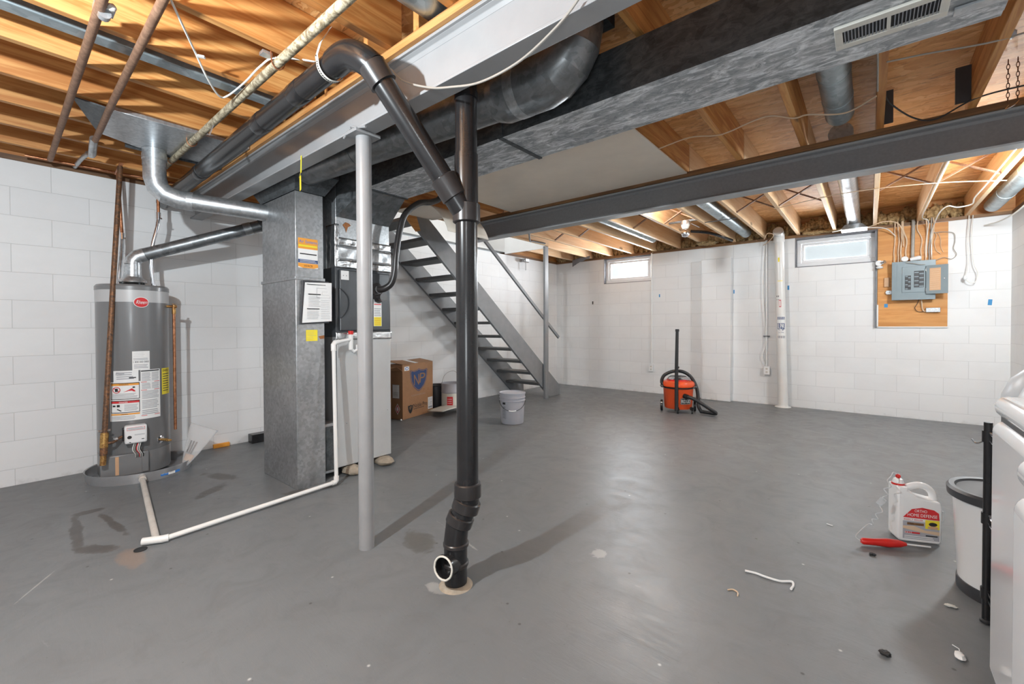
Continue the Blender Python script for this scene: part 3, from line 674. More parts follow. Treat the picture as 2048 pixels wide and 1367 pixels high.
# manual pouch
t = thing('manual_pouch', 'white instruction booklet in a pouch hanging on the galvanised duct beside the furnace', 'booklet', (-3.06, 1.5, 1.15))
b = MB(); 
b.prism([(-3.086, 1.392, 1.165), (-3.086, 1.60, 1.175), (-3.086, 1.60, 1.478), (-3.086, 1.41, 1.474)], (.014, 0, 0), 'darkgrey'); b.build('pouch', t, bevel=.002)
b = MB(); b.prism([(-3.072, 1.402, 1.175), (-3.066, 1.612, 1.188), (-3.062, 1.612, 1.468), (-3.072, 1.425, 1.46)], (.008, 0, 0), 'paper'); bk = b.build('booklet', t)
b = Print(plane_map((-3.0568, 0, 0), (0, 1, 0), (0, 0, 1)))
b.rect(1.43, 1.446, 1.60, 1.450, 'ink'); b.rect(1.44, 1.375, 1.53, 1.382, 'ink'); b.lines(1.44, 1.29, 1.53, 1.365, 7, 'greyink', 2, .18); b.rect(1.43, 1.272, 1.52, 1.278, 'ink'); b.lines(1.43, 1.20, 1.52, 1.265, 6, 'greyink', 2, .18); b.lines(1.53, 1.20, 1.60, 1.345, 11, 'greyink', 2, .12); b.frame(1.50, 1.355, 1.60, 1.425, .0015, 'greyink'); b.frame(1.54, 1.375, 1.60, 1.40, .001, 'greyink'); b.build('printed_text', bk)
# upper supply boot over the heater with its take-off pipe
t = thing('ceiling_supply_box', 'flat galvanised duct box under the joists above the water heater', 'duct', (-3.6, .85, 2.36))
b = MB(); b.prism([(-3.30, .45, 2.372), (-3.30, 1.16, 2.372), (-3.87, 1.16, 2.372), (-3.87, .69, 2.372), (-3.75, .45, 2.372)], (0, 0, .026), 'galv_light'); b.build('duct_panel', t, bevel=.003)
b = MB(); b.prism([(-3.32, .30, 2.39), (-3.30, .452, 2.372), (-3.75, .452, 2.372)], (0, 0, .008), 'galv_dark'); b.build('sloped_end', t)
b = MB(); b.box((-3.885, .60, 2.363), (-3.865, 1.16, 2.398), 'galv_dark'); b.build('edge_seam', t)
t = thing('round_takeoff_pipe', 'bright round pipe dropping from the ceiling box and bending to the return duct', 'pipe', (-3.75, 1.0, 2.0))
b = MB(); b.cyl((-3.82, .745, 2.371), (-3.82, .745, 2.26), .068, 'galv_light', 28); b.cyl((-3.82, .745, 2.335), (-3.82, .745, 2.30), .071, 'galv_light', 28); b.build('drop_collar', t)
pts = [V(-3.82, .745, 2.27), V(-3.82, .745, 2.18), V(-3.815, .76, 2.12), V(-3.80, .80, 2.075), V(-3.785, .86, 2.055), V(-3.775, .92, 2.05)]
MB().tube(pts, .066, 'galv_light', 26).build('elbow', t, smooth=18)
b = MB(); b.cyl((-3.777, .90, 2.051), (-3.60, 1.40, 2.025), .062, 'galv', 28); b.cyl((-3.774, .915, 2.050), (-3.762, .95, 2.048), .067, 'galv_light', 28); b.build('straight_run', t)
# sheet metal strip tucked beside a joist, and other high ducts
MB().box((-2.70, -1.8, 2.425), (-2.62, 1.16, 2.52), 'galv_pipe').build('metal_strip', label='long grey metal strip duct tucked between two joists, left of the white cable', cat='duct', bevel=.006)
MB().tube([(-1.40, .4, 2.50), (-1.38, 1.22, 2.50)], .09, 'galv_pipe', 30).build('overhead_pipe', label='blue grey round duct end above the glossy beam near the cable', cat='duct')
def round_pipe(x, y0, y1, z, r, label, m='galv_pipe', drop=None):
    t = thing('round_branch_duct', label, 'duct', (x, (y0+y1)/2, z-r), 'round branch ducts between joists')
    p = [V(x, y0, z), V(x, y1, z)]
    if drop: p += [V(x, y1+.05, z-.015), V(x, y1+.09, z-.06), V(x, y1+.10, z-.12)]
    MB().tube(p, r, m, 30).build('pipe', t, smooth=25)
    for f in (.28, .55, .8): yy = y0+(y1-y0)*f; MB().tube([(x, yy-.006, z), (x, yy+.006, z)], r+.002, m, 30).build('seam', t)
    return t
round_pipe(-.155, 2.11, 3.45, 2.485, .074, 'blue grey round duct running from the trunk toward the dark grey beam')
t = round_pipe(-.165, 3.80, 6.86, 2.485, .072, 'shiny round duct running down to the boot over the window by the panel', 'galv_light', True)
b = MB(); b.add([(-.25, 6.86, 2.40), (-.08, 6.86, 2.40), (-.08, 7.03, 2.40), (-.25, 7.03, 2.40), (-.29, 6.84, 2.345), (-.03, 6.84, 2.345), (-.03, 7.13, 2.345), (-.29, 7.13, 2.345)], [(0, 1, 2, 3), (0, 4, 5, 1), (1, 5, 6, 2), (2, 6, 7, 3), (3, 7, 4, 0), (4, 7, 6, 5)], 'galv'); b.build('window_boot', t, smooth=20)
round_pipe(-1.385, 3.80, 6.98, 2.48, .07, 'blue grey round duct between the back joists left of the chase and window')
round_pipe(-2.60, 3.80, 6.60, 2.49, .055, 'thin pale round duct above the window near the stairs', 'galv_pipe')
round_pipe(1.02, 3.80, 6.95, 2.44, .07, 'blue grey round duct at the far right against the right wall')
MB().bar((-1.385-.18, 5.6, 2.405), (-1.385+.18, 5.6, 2.402), .02, .006, 'darkgrey').build('hanger_strap', label='dark strap holding the round duct left of the chase', cat='strap')

# ================================================================== WATER HEATER
TC = V(-4.49, .73, 0); TR = .22
t = thing('water_heater', 'tall grey water heater with paper labels standing in a metal pan', 'water heater', (-4.49, .73, .03))
MB().lathe(TC, [(TR-.004, .032), (TR, .045), (TR, .20)], 'tank', 56).build('base_skirt', t)
b = MB(); b.lathe(TC, [(TR-.003, .20), (TR, .205), (TR, 1.34)], 'tank', 56); jk = b.build('tank_jacket', t)
b = MB(); b.lathe(TC, [(TR+.0015, 1.338), (TR+.0015, 1.432)], 'tank_band', 56); b.build('upper_band', t, label='pale grey band')
b = MB(); b.lathe(TC, [(TR+.004, 1.430), (TR+.004, 1.458), (TR-.006, 1.472), (.09, 1.476), (0, 1.476)], 'tank', 56); b.build('top_cap', t)
def CM(deg): return cyl_map(TC, TR, R(deg))
def xd(deg0, deg): return (deg-deg0)*math.pi/180*TR
# red oval badge
b = Print(cyl_map(TC, TR+.002, R(2.7))); b.ell(0, 1.337, .046, .040, 'paper', 3); b.ell(0, 1.337, .042, .036, 'red', 5); b.text('Rheem', -.031, 1.324, .034, 1.352, 'paper', 8, .25); b.build('oval_badge', t, label='red oval badge with white script')
b = Print(CM(-12)); w1 = xd(-12, 15); b.rect(0, .823, w1, .966, 'paper'); b.lines(.006, .922, w1-.006, .958, 3, 'ink', 2, .05, .35); b.lines(.006, .898, w1-.01, .915, 2); b.text('1 800 XXX XXXX'.replace('X', '0'), .006, .878, w1-.006, .892, 'ink', 2); b.lines(.01, .835, w1-.01, .868, 3); b.build('contact_label', t, label='plain white label with black text')
b = Print(CM(-48)); W0 = xd(-48, 34)
b.rect(0, .448, W0, .740, 'paper', 1); b.rect(xd(-48, -41), .74, xd(-48, -3), .823, 'paper', 1); b.rect(xd(-48, 0), .74, W0, .823, 'paper', 1)
xm = xd(-48, -1.5)
b.lines(.045, .755, xm-.03, .815, 4); b.rect(xm-.06, .765, xm-.02, .773, 'ink', 3); b.text('Rheem', .04, .79, .09, .812, 'greyink', 3, .2)
b.rect(.008, .608, xm, .732, 'ink', 2); b.rect(.012, .613, xm-.004, .727, 'paper', 3); b.rect(.012, .712, xm-.004, .727, 'orange', 4); b.text('WARNING', .06, .7145, .115, .7245, 'ink', 5)
b.ell(.045, .680, .024, .024, 'red', 4); b.ell(.045, .680, .019, .019, 'paper', 5); b.rect(.036, .668, .054, .692, 'ink', 6); b.poly([(.024, .694), (.028, .698), (.066, .668), (.062, .664)], 'red', 7)
b.poly([(.085, .664), (.155, .664), (.150, .675), (.135, .690), (.118, .680), (.10, .670)], 'red', 5); b.ell(.145, .697, .008, .006, 'ink', 6); b.lines(.016, .617, xm-.01, .655, 4, 'greyink', 4)
b.rect(.008, .508, xm, .600, 'ink', 2); b.rect(.012, .513, xm-.004, .595, 'paper', 3); b.rect(.012, .580, xm-.004, .595, 'red', 4); b.text('DANGER', .06, .5825, .11, .5925, 'paper', 5)
b.rect(.02, .555, .038, .567, 'ink', 5); b.rect(.046, .553, .064, .570, 'ink', 5); b.poly([(.05, .54), (.075, .525), (.07, .52), (.045, .535)], 'ink', 5); b.lines(.09, .52, xm-.01, .572, 6, 'greyink', 4)
b.rect(.008, .492, xm, .503, 'orange', 3); b.text('CAUTION', .07, .4935, .11, .5015, 'ink', 5); b.lines(.012, .455, xm-.01, .486, 3)
xr = xm+.008
b.rect(xr, .810, W0-.008, .818, 'ink', 3)
for z0, z1, n in ((.735, .803, 7), (.675, .722, 5)): b.lines(xr+.005, z0, xr+.06, z1, n); b.lines(xr+.068, z0, W0-.01, z1, n)
for z0, z1, n in ((.60, .662, 6), (.525, .592, 6), (.478, .518, 3)): b.lines(xr+.005, z0, W0-.01, z1, n)
for z in (.727, .666, .472): b.rect(xr, z, xr+.035, z+.004, 'red', 3); b.rect(W0-.045, z, W0-.006, z+.004, 'red', 3)
b.build('instruction_labels', t, label='white instruction labels with orange and red boxes')
b = Print(CM(38.5)); w1 = xd(38.5, 64); b.rect(0, .614, w1, .822, 'yellow', 1); b.text('ENERGY', .01, .795, w1-.012, .812, 'ink', 2); b.lines(.01, .635, w1-.012, .785, 8, 'ink', 2, .3, .15); b.build('energy_guide', t, label='yellow energy label')
# gas control, drain cock, burner door
def frame_at(deg):
    a = R(deg); n = V(math.cos(a), math.sin(a), 0); s = V(-math.sin(a), math.cos(a), 0); return TC+n*TR, n, s
def obox(b, o, n, s, x0, x1, z0, z1, d0, d1, m):
    b.add([o+s*x+n*d+V(0, 0, z) for d in (d0, d1) for z in (z0, z1) for x in (x0, x1)], [(0, 2, 3, 1), (4, 5, 7, 6), (0, 1, 5, 4), (2, 6, 7, 3), (0, 4, 6, 2), (1, 3, 7, 5)], m)
o, n_, s_ = frame_at(-8)
b = MB(); obox(b, o, n_, s_, -.066, .062, .285, .418, -.004, .075, 'white'); gc = b.build('gas_control', t, bevel=.012, label='white gas control box')
b = MB(); obox(b, o, n_, s_, -.078, -.058, .31, .40, -.004, .05, 'black'); b.build('control_bracket', t, bevel=.004)
b = Print(plane_map(o+n_*.0755, s_, (0, 0, 1))); b.frame(-.052, .385, .05, .408, .002, 'red', 1); b.lines(-.045, .388, .045, .405, 3); b.ell(-.038, .335, .013, .012, 'ink'); b.rect(.03, .312, .045, .317, 'ink'); b.rect(-.04, .295, -.03, .30, 'ink'); b.lines(-.01, .345, .05, .355, 2); b.build('dial_print', gc)
b = MB(); obox(b, o, n_, s_, -.20, .04, .04, .20, -.02, .010, 'tank'); b.build('burner_door', t, bevel=.006)
b = MB(); obox(b, o, n_, s_, .03, .072, .05, .205, -.01, .022, 'tank'); b.build('door_cover', t, bevel=.006)
b = Print(plane_map(o+n_*.0105, s_, (0, 0, 1))); b.rect(-.118, .055, -.098, .19, 'tan_label', 2); b.build('tan_strip', t, label='tan paper strip')
for i, (dx, m) in enumerate(((-.01, 'wire_white'), (.0, 'wire_grey'), (.018, 'wire_white'), (.012, 'red'), (.028, 'wire_white'), (.034, 'wire_black'))):
    p = [o+s_*dx+n_*.05+V(0, 0, .29), o+s_*(dx-.012)+n_*.062+V(0, 0, .24), o+s_*(dx+.004)+n_*.045+V(0, 0, .20), o+s_*(dx+.006)+n_*.02+V(0, 0, .17)]
    MB().tube(catmull(p, 4), .0028, m, 6).build('control_wire', t)
b = MB(); o2, n2, s2 = frame_at(34); b.lathe(o2+V(0, 0, .262)-n2*.004, [(.030, 0), (.030, .006), (.02, .010)], 'chrome', 20, n2); b.tube([o2+V(0, 0, .262), o2+n2*.055+V(0, 0, .262)], .010, 'brass', 12); b.tube([o2+n2*.03+V(0, 0, .262), o2+n2*.045+s2*.018+V(0, 0, .252), o2+n2*.06+s2*.035+V(0, 0, .25)], .009, 'brass', 12); b.build('drain_cock', t, label='brass drain cock')
# draught hood and flue
b = MB()
for a in (20, 110, 200, 290): b.bar(TC+V(.08*math.cos(R(a)), .08*math.sin(R(a)), 1.470), TC+V(.075*math.cos(R(a)), .075*math.sin(R(a)), 1.505), .012, .004, 'galv_dark')
b.lathe(TC, [(.085, 1.476), (.075, 1.49)], 'black', 30)
b.lathe(TC, [(.088, 1.500), (.083, 1.520), (.058, 1.545), (.056, 1.56)], 'galv_light', 36); b.build('draught_hood', t, label='bright galvanised draught hood')
t = thing('flue_pipe', 'aged flue pipe rising from the water heater top and sloping behind the return duct', 'pipe', (-4.4, 1.1, 1.56))
b = MB(); b.tube([TC+V(0, 0, 1.552), TC+V(0, 0, 1.64)], .054, 'galv_light', 28); b.build('vertical_collar', t)
b = MB(); b.tube([TC+V(0, 0, 1.64), TC+V(.0, .005, 1.675), TC+V(.012, .03, 1.708), TC+V(.03, .075, 1.728)], .053, 'galv_light', 26); b.build('elbow', t, smooth=15)
fe = V(-4.13, 1.56, 2.045)
MB().tube([TC+V(.03, .07, 1.726), fe], .050, 'duct_round', 26).build('sloped_pipe', t)
b = MB(); d = (fe-(TC+V(.03, .07, 1.726))).normalized(); b.tube([fe-d*.16, fe-d*.10], .054, 'galv', 26); b.build('pipe_collar', t)
MB().tube([fe-d*.02, fe+V(.05, .06, .06), fe+V(.06, .10, .14), fe+V(.06, .12, .33)], .054, 'galv_dark', 22).build('upper_elbow', t, smooth=15)
# pan
b = MB(); PC = (-4.445, .76, 0)
b.lathe(PC, [(0, .004), (.315, .004), (.323, .070), (.331, .074), (.331, .066), (.3195, .0005), (0, .0005)], 'aluminium', 64)
t = thing('drain_pan', 'round shallow aluminium pan under the water heater', 'pan', PC); b.build('pan', t, fix=False)
b = Print(cyl_map(PC, .3245, R(0))); b.rect(.055, .020, .105, .055, 'blue', 1); b.rect(.105, .018, .155, .053, 'paper', 1); b.rect(.155, .018, .195, .053, 'blue', 1); b.lines(.06, .03, .10, .045, 2, 'paper', 2, .2); b.lines(.112, .028, .148, .044, 2, 'greyink', 2, .2); b.build('blue_sticker', t, label='blue and white sticker')
# gas pipe in front of the tank
t = thing('gas_pipe', 'long rusty gas pipe leaning in front of the water heater', 'pipe', (-4.22, .52, .2))
gp = [V(-4.40, .652, 2.37), V(-4.31, .583, 1.36), V(-4.235, .518, .33)]
MB().tube([gp[0], gp[1], gp[2]], .0165, 'iron', 16).build('riser', t)
b = MB(); d = (gp[2]-gp[1]).normalized(); b.tube([gp[2]-d*.06, gp[2]+d*.045], .024, 'brass', 14); b.tube([gp[2]+d*.045, gp[2]+d*.10], .022, 'iron', 14); b.tube([gp[2]+d*.1, gp[2]+d*.17], .018, 'brass', 14); b.build('drip_leg', t)
b = MB(); q = gp[2]+d*.015; e = frame_at(-8)[0]+V(.025, -.06, .345); b.tube(catmull([q, q+(e-q)*.35+V(.01, 0, -.012), q+(e-q)*.7, e], 5), .010, 'iron', 12); b.tube([q+(e-q)*.45, q+(e-q)*.6], .015, 'galv', 12); b.build('branch_nipple', t)
b = MB(); b.tube([gp[2]-d*.075+V(0, -.035, 0), gp[2]-d*.075+V(0, .03, 0)], .008, 'chrome', 10); b.build('shutoff_handle', t)
t = thing('cold_water_line', 'copper pipe with a steel flexible connector at the left of the flue pipe', 'pipe', (-4.6, .68, 1.47))
MB().tube([(-4.60, .665, 2.37), (-4.60, .686, 1.885)], .011, 'copper', 12).build('copper_riser', t)
b = MB(); b.tube([(-4.60, .686, 1.90), (-4.60, .687, 1.85)], .016, 'chrome', 12); b.tube([(-4.60, .687, 1.86), (-4.60, .705, 1.86)], .007, 'brass', 8); b.build('shutoff_valve', t)
fl = catmull([(-4.60, .687, 1.85), (-4.60, .680, 1.72), (-4.585, .665, 1.58), (-4.575, .66, 1.475)], 6)
MB().tube(fl, [.0135 if i % 2 else .0125 for i in range(len(fl))], 'galv', 12).build('flexible_connector', t)
t = thing('hot_water_line', 'copper pipe with a bent steel flexible connector at the right of the flue pipe', 'pipe', (-4.45, .87, 1.47))
MB().tube([(-4.44, .885, 2.37), (-4.44, .885, 2.06)], .011, 'copper', 12).build('copper_riser', t)
b = MB(); b.tube([(-4.44, .885, 2.075), (-4.44, .885, 2.02)], .016, 'chrome', 12); b.tube([(-4.44, .885, 2.03), (-4.425, .905, 2.025)], .006, 'chrome', 8); b.build('shutoff_valve', t)
fl = catmull([(-4.44, .885, 2.02), (-4.44, .875, 1.95), (-4.445, .845, 1.80), (-4.45, .835, 1.65), (-4.45, .85, 1.475)], 6)
MB().tube(fl, [.0135 if i % 2 else .0125 for i in range(len(fl))], 'chrome', 12).build('flexible_connector', t)
t = thing('relief_pipe', 'brass relief valve with a straight copper pipe down the right side of the tank', 'pipe', (-4.36, .95, .3))
o3, n3, s3 = frame_at(60)
rv = o3+n3*.045+V(0, 0, 1.315)
b = MB(); b.tube([o3+V(0, 0, 1.315), rv+n3*.02], .011, 'brass', 12); b.tube([rv+V(0, 0, .012), rv-V(0, 0, .06)], .014, 'brass', 12); b.bar(rv+V(0, 0, .02)-s3*.02, rv+V(0, 0, .02)+s3*.035, .012, .005, 'brass'); b.build('relief_valve', t)
MB().tube([rv-V(0, 0, .05), rv-V(-.0, -.0, 1.0)], .0105, 'copper', 14).build('discharge_pipe', t)
# long pipes slung below the joists
MB().tube([(-4.62, .30, 2.372), (-2.2, .285, 2.372), (-1.2, .27, 2.372)], .0165, 'rustbrown', 14).build('overhead_gas_pipe', label='brown overhead pipe below the joists, carrying the small bright clamp', cat='pipe')
b = MB(); b.cyl((-2.31, .30, 2.36), (-2.28, .30, 2.36), .02, 'galv_light', 12); b.box((-2.33, .27, 2.375), (-2.27, .33, 2.398), 'galv_light'); b.blob((-2.25, .315, 2.375), (.02, .015, .012), 'offwhite', .2); b.build('pipe_clamp', label='small bright clamp holding the left brown overhead pipe', cat='clamp')
b = MB(); b.tube([(-3.92, .46, 2.372), (-3.2, .445, 2.372), (-1.2, .42, 2.372)], .0165, 'rustbrown', 14); b.build('overhead_gas_pipe', label='brown pipe below the joists crossing the corner of the galvanised box', cat='pipe')
b = MB(); b.tube(catmull([(-3.93, .455, 2.385), (-4.02, .46, 2.36), (-4.12, .465, 2.33), (-4.22, .46, 2.36), (-4.45, .45, 2.385), (-4.75, .44, 2.39)], 6), [.022]*12+[.02]*7+[.014]*12, 'galv', 12); b.build('wrapped_elbow', label='grey wrapped elbow where the right brown pipe turns to the wall', cat='pipe')
MB().tube([(-4.69, .18, 2.385), (-4.66, .66, 2.385), (-4.62, 1.1, 2.385)], .010, 'copper', 12).build('copper_branch', label='thin copper pipe along the top of the left wall above the heater', cat='pipe')
b = MB(); b.tube([(-4.66, .665, 2.378), (-4.40, .652, 2.378), (-4.36, .652, 2.378)], .012, 'copper', 12); b.build('copper_branch', label='short copper pipe joining the heater risers under the joists', cat='pipe')
t = thing('cream_pipe', 'thin flaking cream coloured pipe hung on wire hooks beside the black drain', 'pipe', (-2.5, .86, 2.33))
MB().tube([(-4.55, .86, 2.352), (-1.0, .86, 2.358)], .0195, 'cream_pipe', 18).build('pipe_run', t)
for x in (-2.10, -3.42, -3.90):
    b = MB(); b.tube(catmull([(x, .86+.03, 2.398), (x, .862+.024, 2.35), (x, .86, 2.328), (x, .86-.024, 2.345), (x, .86-.03, 2.398)], 5), .0028, 'copper', 6); b.build('wire_hook', t)
b = MB(); b.box((-2.15, .80, 2.384), (-2.11, .84, 2.398), 'galv_light'); b.build('metal_clip', label='small cream metal clip screwed to a joist above the cream pipe', cat='clip')
b = MB(); b.bar((-2.98, .855, 2.335), (-3.0, .84, 2.275), .022, .002, 'galv_light', (0, 1, 0)); b.build('strap_end', label='short perforated strap end dangling from the cream pipe', cat='strap')
# ================================================================== BLACK DRAIN
t = thing('black_drain_pipe', 'black drain pipe with overhead run, diagonal leg and tall stack to the floor', 'pipe', (-1.37, 1.345, 0))
A0, A1 = V(-4.72, .975, 2.225), V(-1.76, .955, 2.268)
MB().tube([A0, A1], .050, 'black', 30).build('overhead_run', t)
for f in (.365, .73, .885, .06):
    p = A0.lerp(A1, f); d = (A1-A0).normalized(); MB().tube([p-d*.05, p-d*.045, p+d*.045, p+d*.05], [.0505, .0525, .0525, .0505], 'black', 30).build('coupling', t)
E1 = V(-1.555, 1.005, 2.195); E2 = V(-1.395, 1.295, 1.715)
el = catmull([A1, V(-1.70, .955, 2.27), V(-1.645, .96, 2.262), V(-1.60, .975, 2.238), V(-1.572, .99, 2.215), E1], 4)
MB().tube(el, .056, 'black', 30).build('upper_elbow', t)
d = (E2-E1).normalized(); 
b = MB(); b.tube([E1-d*.01, E1+d*.07], .058, 'black_dusty', 30); b.build('elbow_hub', t)
MB().tube([E1, E2], .0475, 'black', 30).build('diagonal_leg', t)
b = MB(); b.tube([E2-d*.09, E2-d*.085, E2+d*.005, E2+d*.01], [.050, .058, .058, .050], 'black_dusty', 30); b.build('wye_hub', t)
MB().tube([E2, E2+d*.12], [.052, .052], 'black', 30).build('wye_branch', t)
SX, SY = -1.37, 1.345
MB().tube([(SX, SY, .41), (SX, SY, 2.0), (SX, SY+.0, 2.62)], .0475, 'black', 36).build('stack', t)
MB().tube([(SX, SY, 1.60), (SX, SY, 1.605), (SX, SY, 1.68), (SX, SY, 1.685)], [.052, .060, .060, .052], 'black_dusty', 36).build('stack_hub', t)
b = MB(); b.tube([(SX, SY, 1.68), (SX, SY, 1.90)], .0515, 'black', 36); b.build('wye_body', t)
b = MB(); b.tube([(SX, SY, 2.14), (SX, SY, 2.17)], .052, 'black', 30); b.build('upper_coupling', t)
low = [V(SX, SY, .45), V(SX, SY, .38), V(-1.385, 1.335, .33), V(-1.405, 1.315, .27), V(-1.412, 1.31, .20), V(-1.412, 1.31, .0)]
MB().tube(low, [.051, .051, .052, .052, .052, .05], 'black', 32).build('offset_fitting', t)
def hub(p, d, L, r, nm='hub'): d = V(*d).normalized(); p = V(*p); MB().tube([p-d*L/2, p-d*(L/2-.004), p+d*(L/2-.004), p+d*L/2], [r-.004, r, r, r-.004], 'black_dusty', 32).build(nm, t)
hub((SX, SY, .425), (0, 0, 1), .065, .060); hub((-1.376, 1.341, .355), (.25, .2, 1), .05, .061); hub((-1.397, 1.323, .292), (.3, .25, 1), .045, .060); hub((-1.411, 1.311, .185), (0, 0, 1), .02, .057); hub((-1.412, 1.31, .10), (0, 0, 1), .02, .057)
cd = V(.16, -.95, .12).normalized()
pc = V(-1.412, 1.31, .105)
b = MB(); b.tube([pc, pc+cd*.075, pc+cd*.078, pc+cd*.088], [.045, .047, .053, .052], 'black', 30, cap=False)
b.tube([pc+cd*.04, pc+cd*.041], .046, 'black', 30); b.build('cleanout_branch', t)
b = MB(); az = cd; rng = []
ax = az.orthogonal().normalized(); ay = az.cross(ax)
rng = [pc+cd*.088+(ax*math.cos(2*math.pi*i/40)+ay*math.sin(2*math.pi*i/40))*(.0465+.0015*random.random()) for i in range(41)]
b.tube(rng, .0045, 'offwhite', 8); b.build('worn_rim', t, label='worn cream rim')
b = MB(); b.lathe((-1.412, 1.31, 0), [(.075, .0), (.062, .012), (.052, .014)], 'stone', 28); b.build('mortar_collar', t)
# perforated strap round the elbow
b = MB(); p = A0.lerp(A1, .985)
ring = [p+V(.0, .058*math.cos(a), .058*math.sin(a)) for a in [R(70+i*(290-0)/24) for i in range(25)]]
for i in range(len(ring)-1): pass
vs = []; fs = []
path = [V(p.x+.06, p.y-.03, 2.398), V(p.x+.02, p.y-.055, 2.34), V(p.x, p.y-.062, 2.29)]+[p+V(0, -.058*math.cos(a), .058*math.sin(a)-.0) for a in [R(-i*9) for i in range(0, 21)]]
for q in path: vs += [q-V(.011, 0, 0), q+V(.011, 0, 0)]
for i in range(len(path)-1): fs.append((2*i, 2*i+1, 2*i+3, 2*i+2))
b.add(vs, fs, 'offwhite')
hs = b.build('pipe_strap', label='cream perforated strap holding the black elbow to a joist', cat='strap', solid=.0015)
b = MB()
for i in range(2, len(path)-2):
    q = path[i]; nn = (V(0, q.y-p.y, q.z-p.z)).normalized() if i > 2 else V(0, -1, 0)
    b.lathe(q+nn*.0018, [(.0035, 0), (.0, .0003)], 'ink', 8, nn)
b.build('hole_row', hs, label='dark punched holes')
# ================================================================== WHITE CONDENSATE LINES
t = thing('condensate_line', 'white plastic pipe running down the furnace and along the floor', 'pipe', (-2.98, 1.58, 0))
r = .0135
MB().tube([(-2.89, .567, .022), (-2.955, 1.56, .03)], r, 'pvc', 16).build('floor_run', t)
MB().tube([(-2.96, 1.585, .05), (-3.035, 1.612, 1.0)], r, 'pvc', 16).build('vertical_run', t)
b = MB(); b.tube([(-2.955, 1.55, .03), (-2.957, 1.575, .03), (-2.958, 1.583, .04), (-2.960, 1.585, .07)], .018, 'pvc', 16); b.build('bottom_elbow', t)
b = MB(); b.tube([(-3.033, 1.611, .97), (-3.036, 1.612, 1.015), (-3.040, 1.625, 1.03), (-3.048, 1.66, 1.035)], .018, 'pvc', 16); b.build('top_elbow', t)
b = MB(); b.tube([(-3.045, 1.65, 1.034), (-3.075, 1.765, 1.05)], r, 'pvc', 16); b.build('top_run', t)
b = MB(); b.tube([(-3.078, 1.775, 1.09), (-3.078, 1.775, .97)], .017, 'pvc', 16); b.tube([(-3.078, 1.775, .98), (-3.075, 1.80, .955), (-3.08, 1.83, .97), (-3.10, 1.84, 1.0)], .011, 'white', 12); b.build('trap_tee', t)
b = MB(); b.cyl((-3.078, 1.775, 1.088), (-3.078, 1.775, 1.115), .02, 'red_plastic', 14); b.build('trap_cap', t, label='red cap')
b = MB(); b.tube([(-2.94, .50, .022), (-2.895, .575, .022), (-2.888, .60, .022)], .019, 'pvc', 16); b.build('end_elbow', t)
t = thing('pan_drain_line', 'grimy white plastic pipe from the heater pan to the floor', 'pipe', (-3.5, .6, 0))
MB().tube([(-4.125, .705, .045), (-2.93, .555, .022)], .0165, 'pvc_dirty', 16).build('drain_run', t)
MB().tube([(-4.13, .706, .046), (-4.06, .698, .044)], .022, 'pvc_dirty', 16).build('pan_fitting', t)
b = MB(); b.lathe((-2.895, .485, 0), [(.0, .0015), (.024, .0015), (.028, .004), (.028, 0)], 'ink', 20); b.build('floor_hole', label='small black drain hole in the floor at the end of the white pipes', cat='drain')

# ================================================================== ITEMS NEAR THE HEATER
t = thing('parts_bag', 'clear plastic bag of leftover parts leaning out of the heater pan', 'bag', (-4.28, 1.02, .02))
def bagf(side):
    def f(u, v):
        w = .015+.10*v**.8
        p = V(-4.235, .985, .035).lerp(V(-4.36, 1.16, .30), v)+V(-.35, .75, -.1).normalized()*0
        s = V(.62, .62, -.30).normalized()
        th = side*.022*math.sin(math.pi*u)*(1-v*.8)
        return p+s*(u-.5)*2*w+V(.6, -.6, .35)*th+V(0, 0, .006*mnoise.noise(V(u*6, v*7, side)))
    return f
b = MB(); b.sheet(bagf(1), 12, 16, 'bag'); b.sheet(bagf(-1), 12, 16, 'bag'); b.build('plastic_film', t, solid=.0008)
b = MB(); f = bagf(.2)
for i in range(3): b.tube([f(.25+.14*i, .30), f(.25+.14*i, .60)], .006, 'black', 8)
b.build('black_parts', t); b = MB(); b.sheet(lambda u, v: f(.15+.7*u, .12+.16*v), 4, 4, 'tan_label'); b.build('printed_insert', t, solid=.001, label='pinkish printed card')
b = MB(); b.box((-4.78, 1.335, .0), (-4.755, 1.47, .038), 'orange'); b.build('yellow_block', label='small amber block on the floor against the left wall', cat='block', bevel=.004)
b = MB(); b.box((-4.76, 1.63, .0), (-4.66, 1.80, .085), 'black'); b.build('black_box', label='small black box on the floor behind the return duct', cat='box', bevel=.005)
b = MB(); b.bar((-2.572, 1.178, 2.150), (-2.573, 1.176, 2.05), .012, .001, 'yellow', (0, 1, 0)); b.bar((-2.573, 1.176, 2.055), (-2.585, 1.170, 2.02), .010, .001, 'yellow', (.4, 1, 0)); b.bar((-2.578, 1.174, 2.03), (-2.572, 1.172, 1.945), .032, .001, 'yellow', (.2, 1, 0)); b.build('yellow_tag', label='yellow paper tag hanging from the edge of the glossy beam', cat='tag')
def cable(name, pts, r, m, label, n=8, cat='cable', seg=7):
    return MB().tube(catmull(pts, seg), r, m, n).build(name, label=label, cat=cat)
t = thing('white_cable', 'loose white cable looping down from the joists over the cream pipe', 'cable', (-2.4, .7, 2.3))
MB().tube(catmull([(-1.95, .38, 2.46), (-2.04, .45, 2.39), (-2.32, .60, 2.37), (-2.45, .68, 2.34), (-2.56, .76, 2.325), (-2.56, .80, 2.34), (-2.38, .82, 2.355), (-2.22, .83, 2.375), (-2.12, .86, 2.39), (-2.05, 1.0, 2.41), (-1.98, 1.2, 2.42)], 7), .0045, 'wire_white', 8).build('cable_run', t)
MB().bar((-2.335, .612, 2.366), (-2.315, .635, 2.362), .014, .008, 'white').build('cable_clip', t)
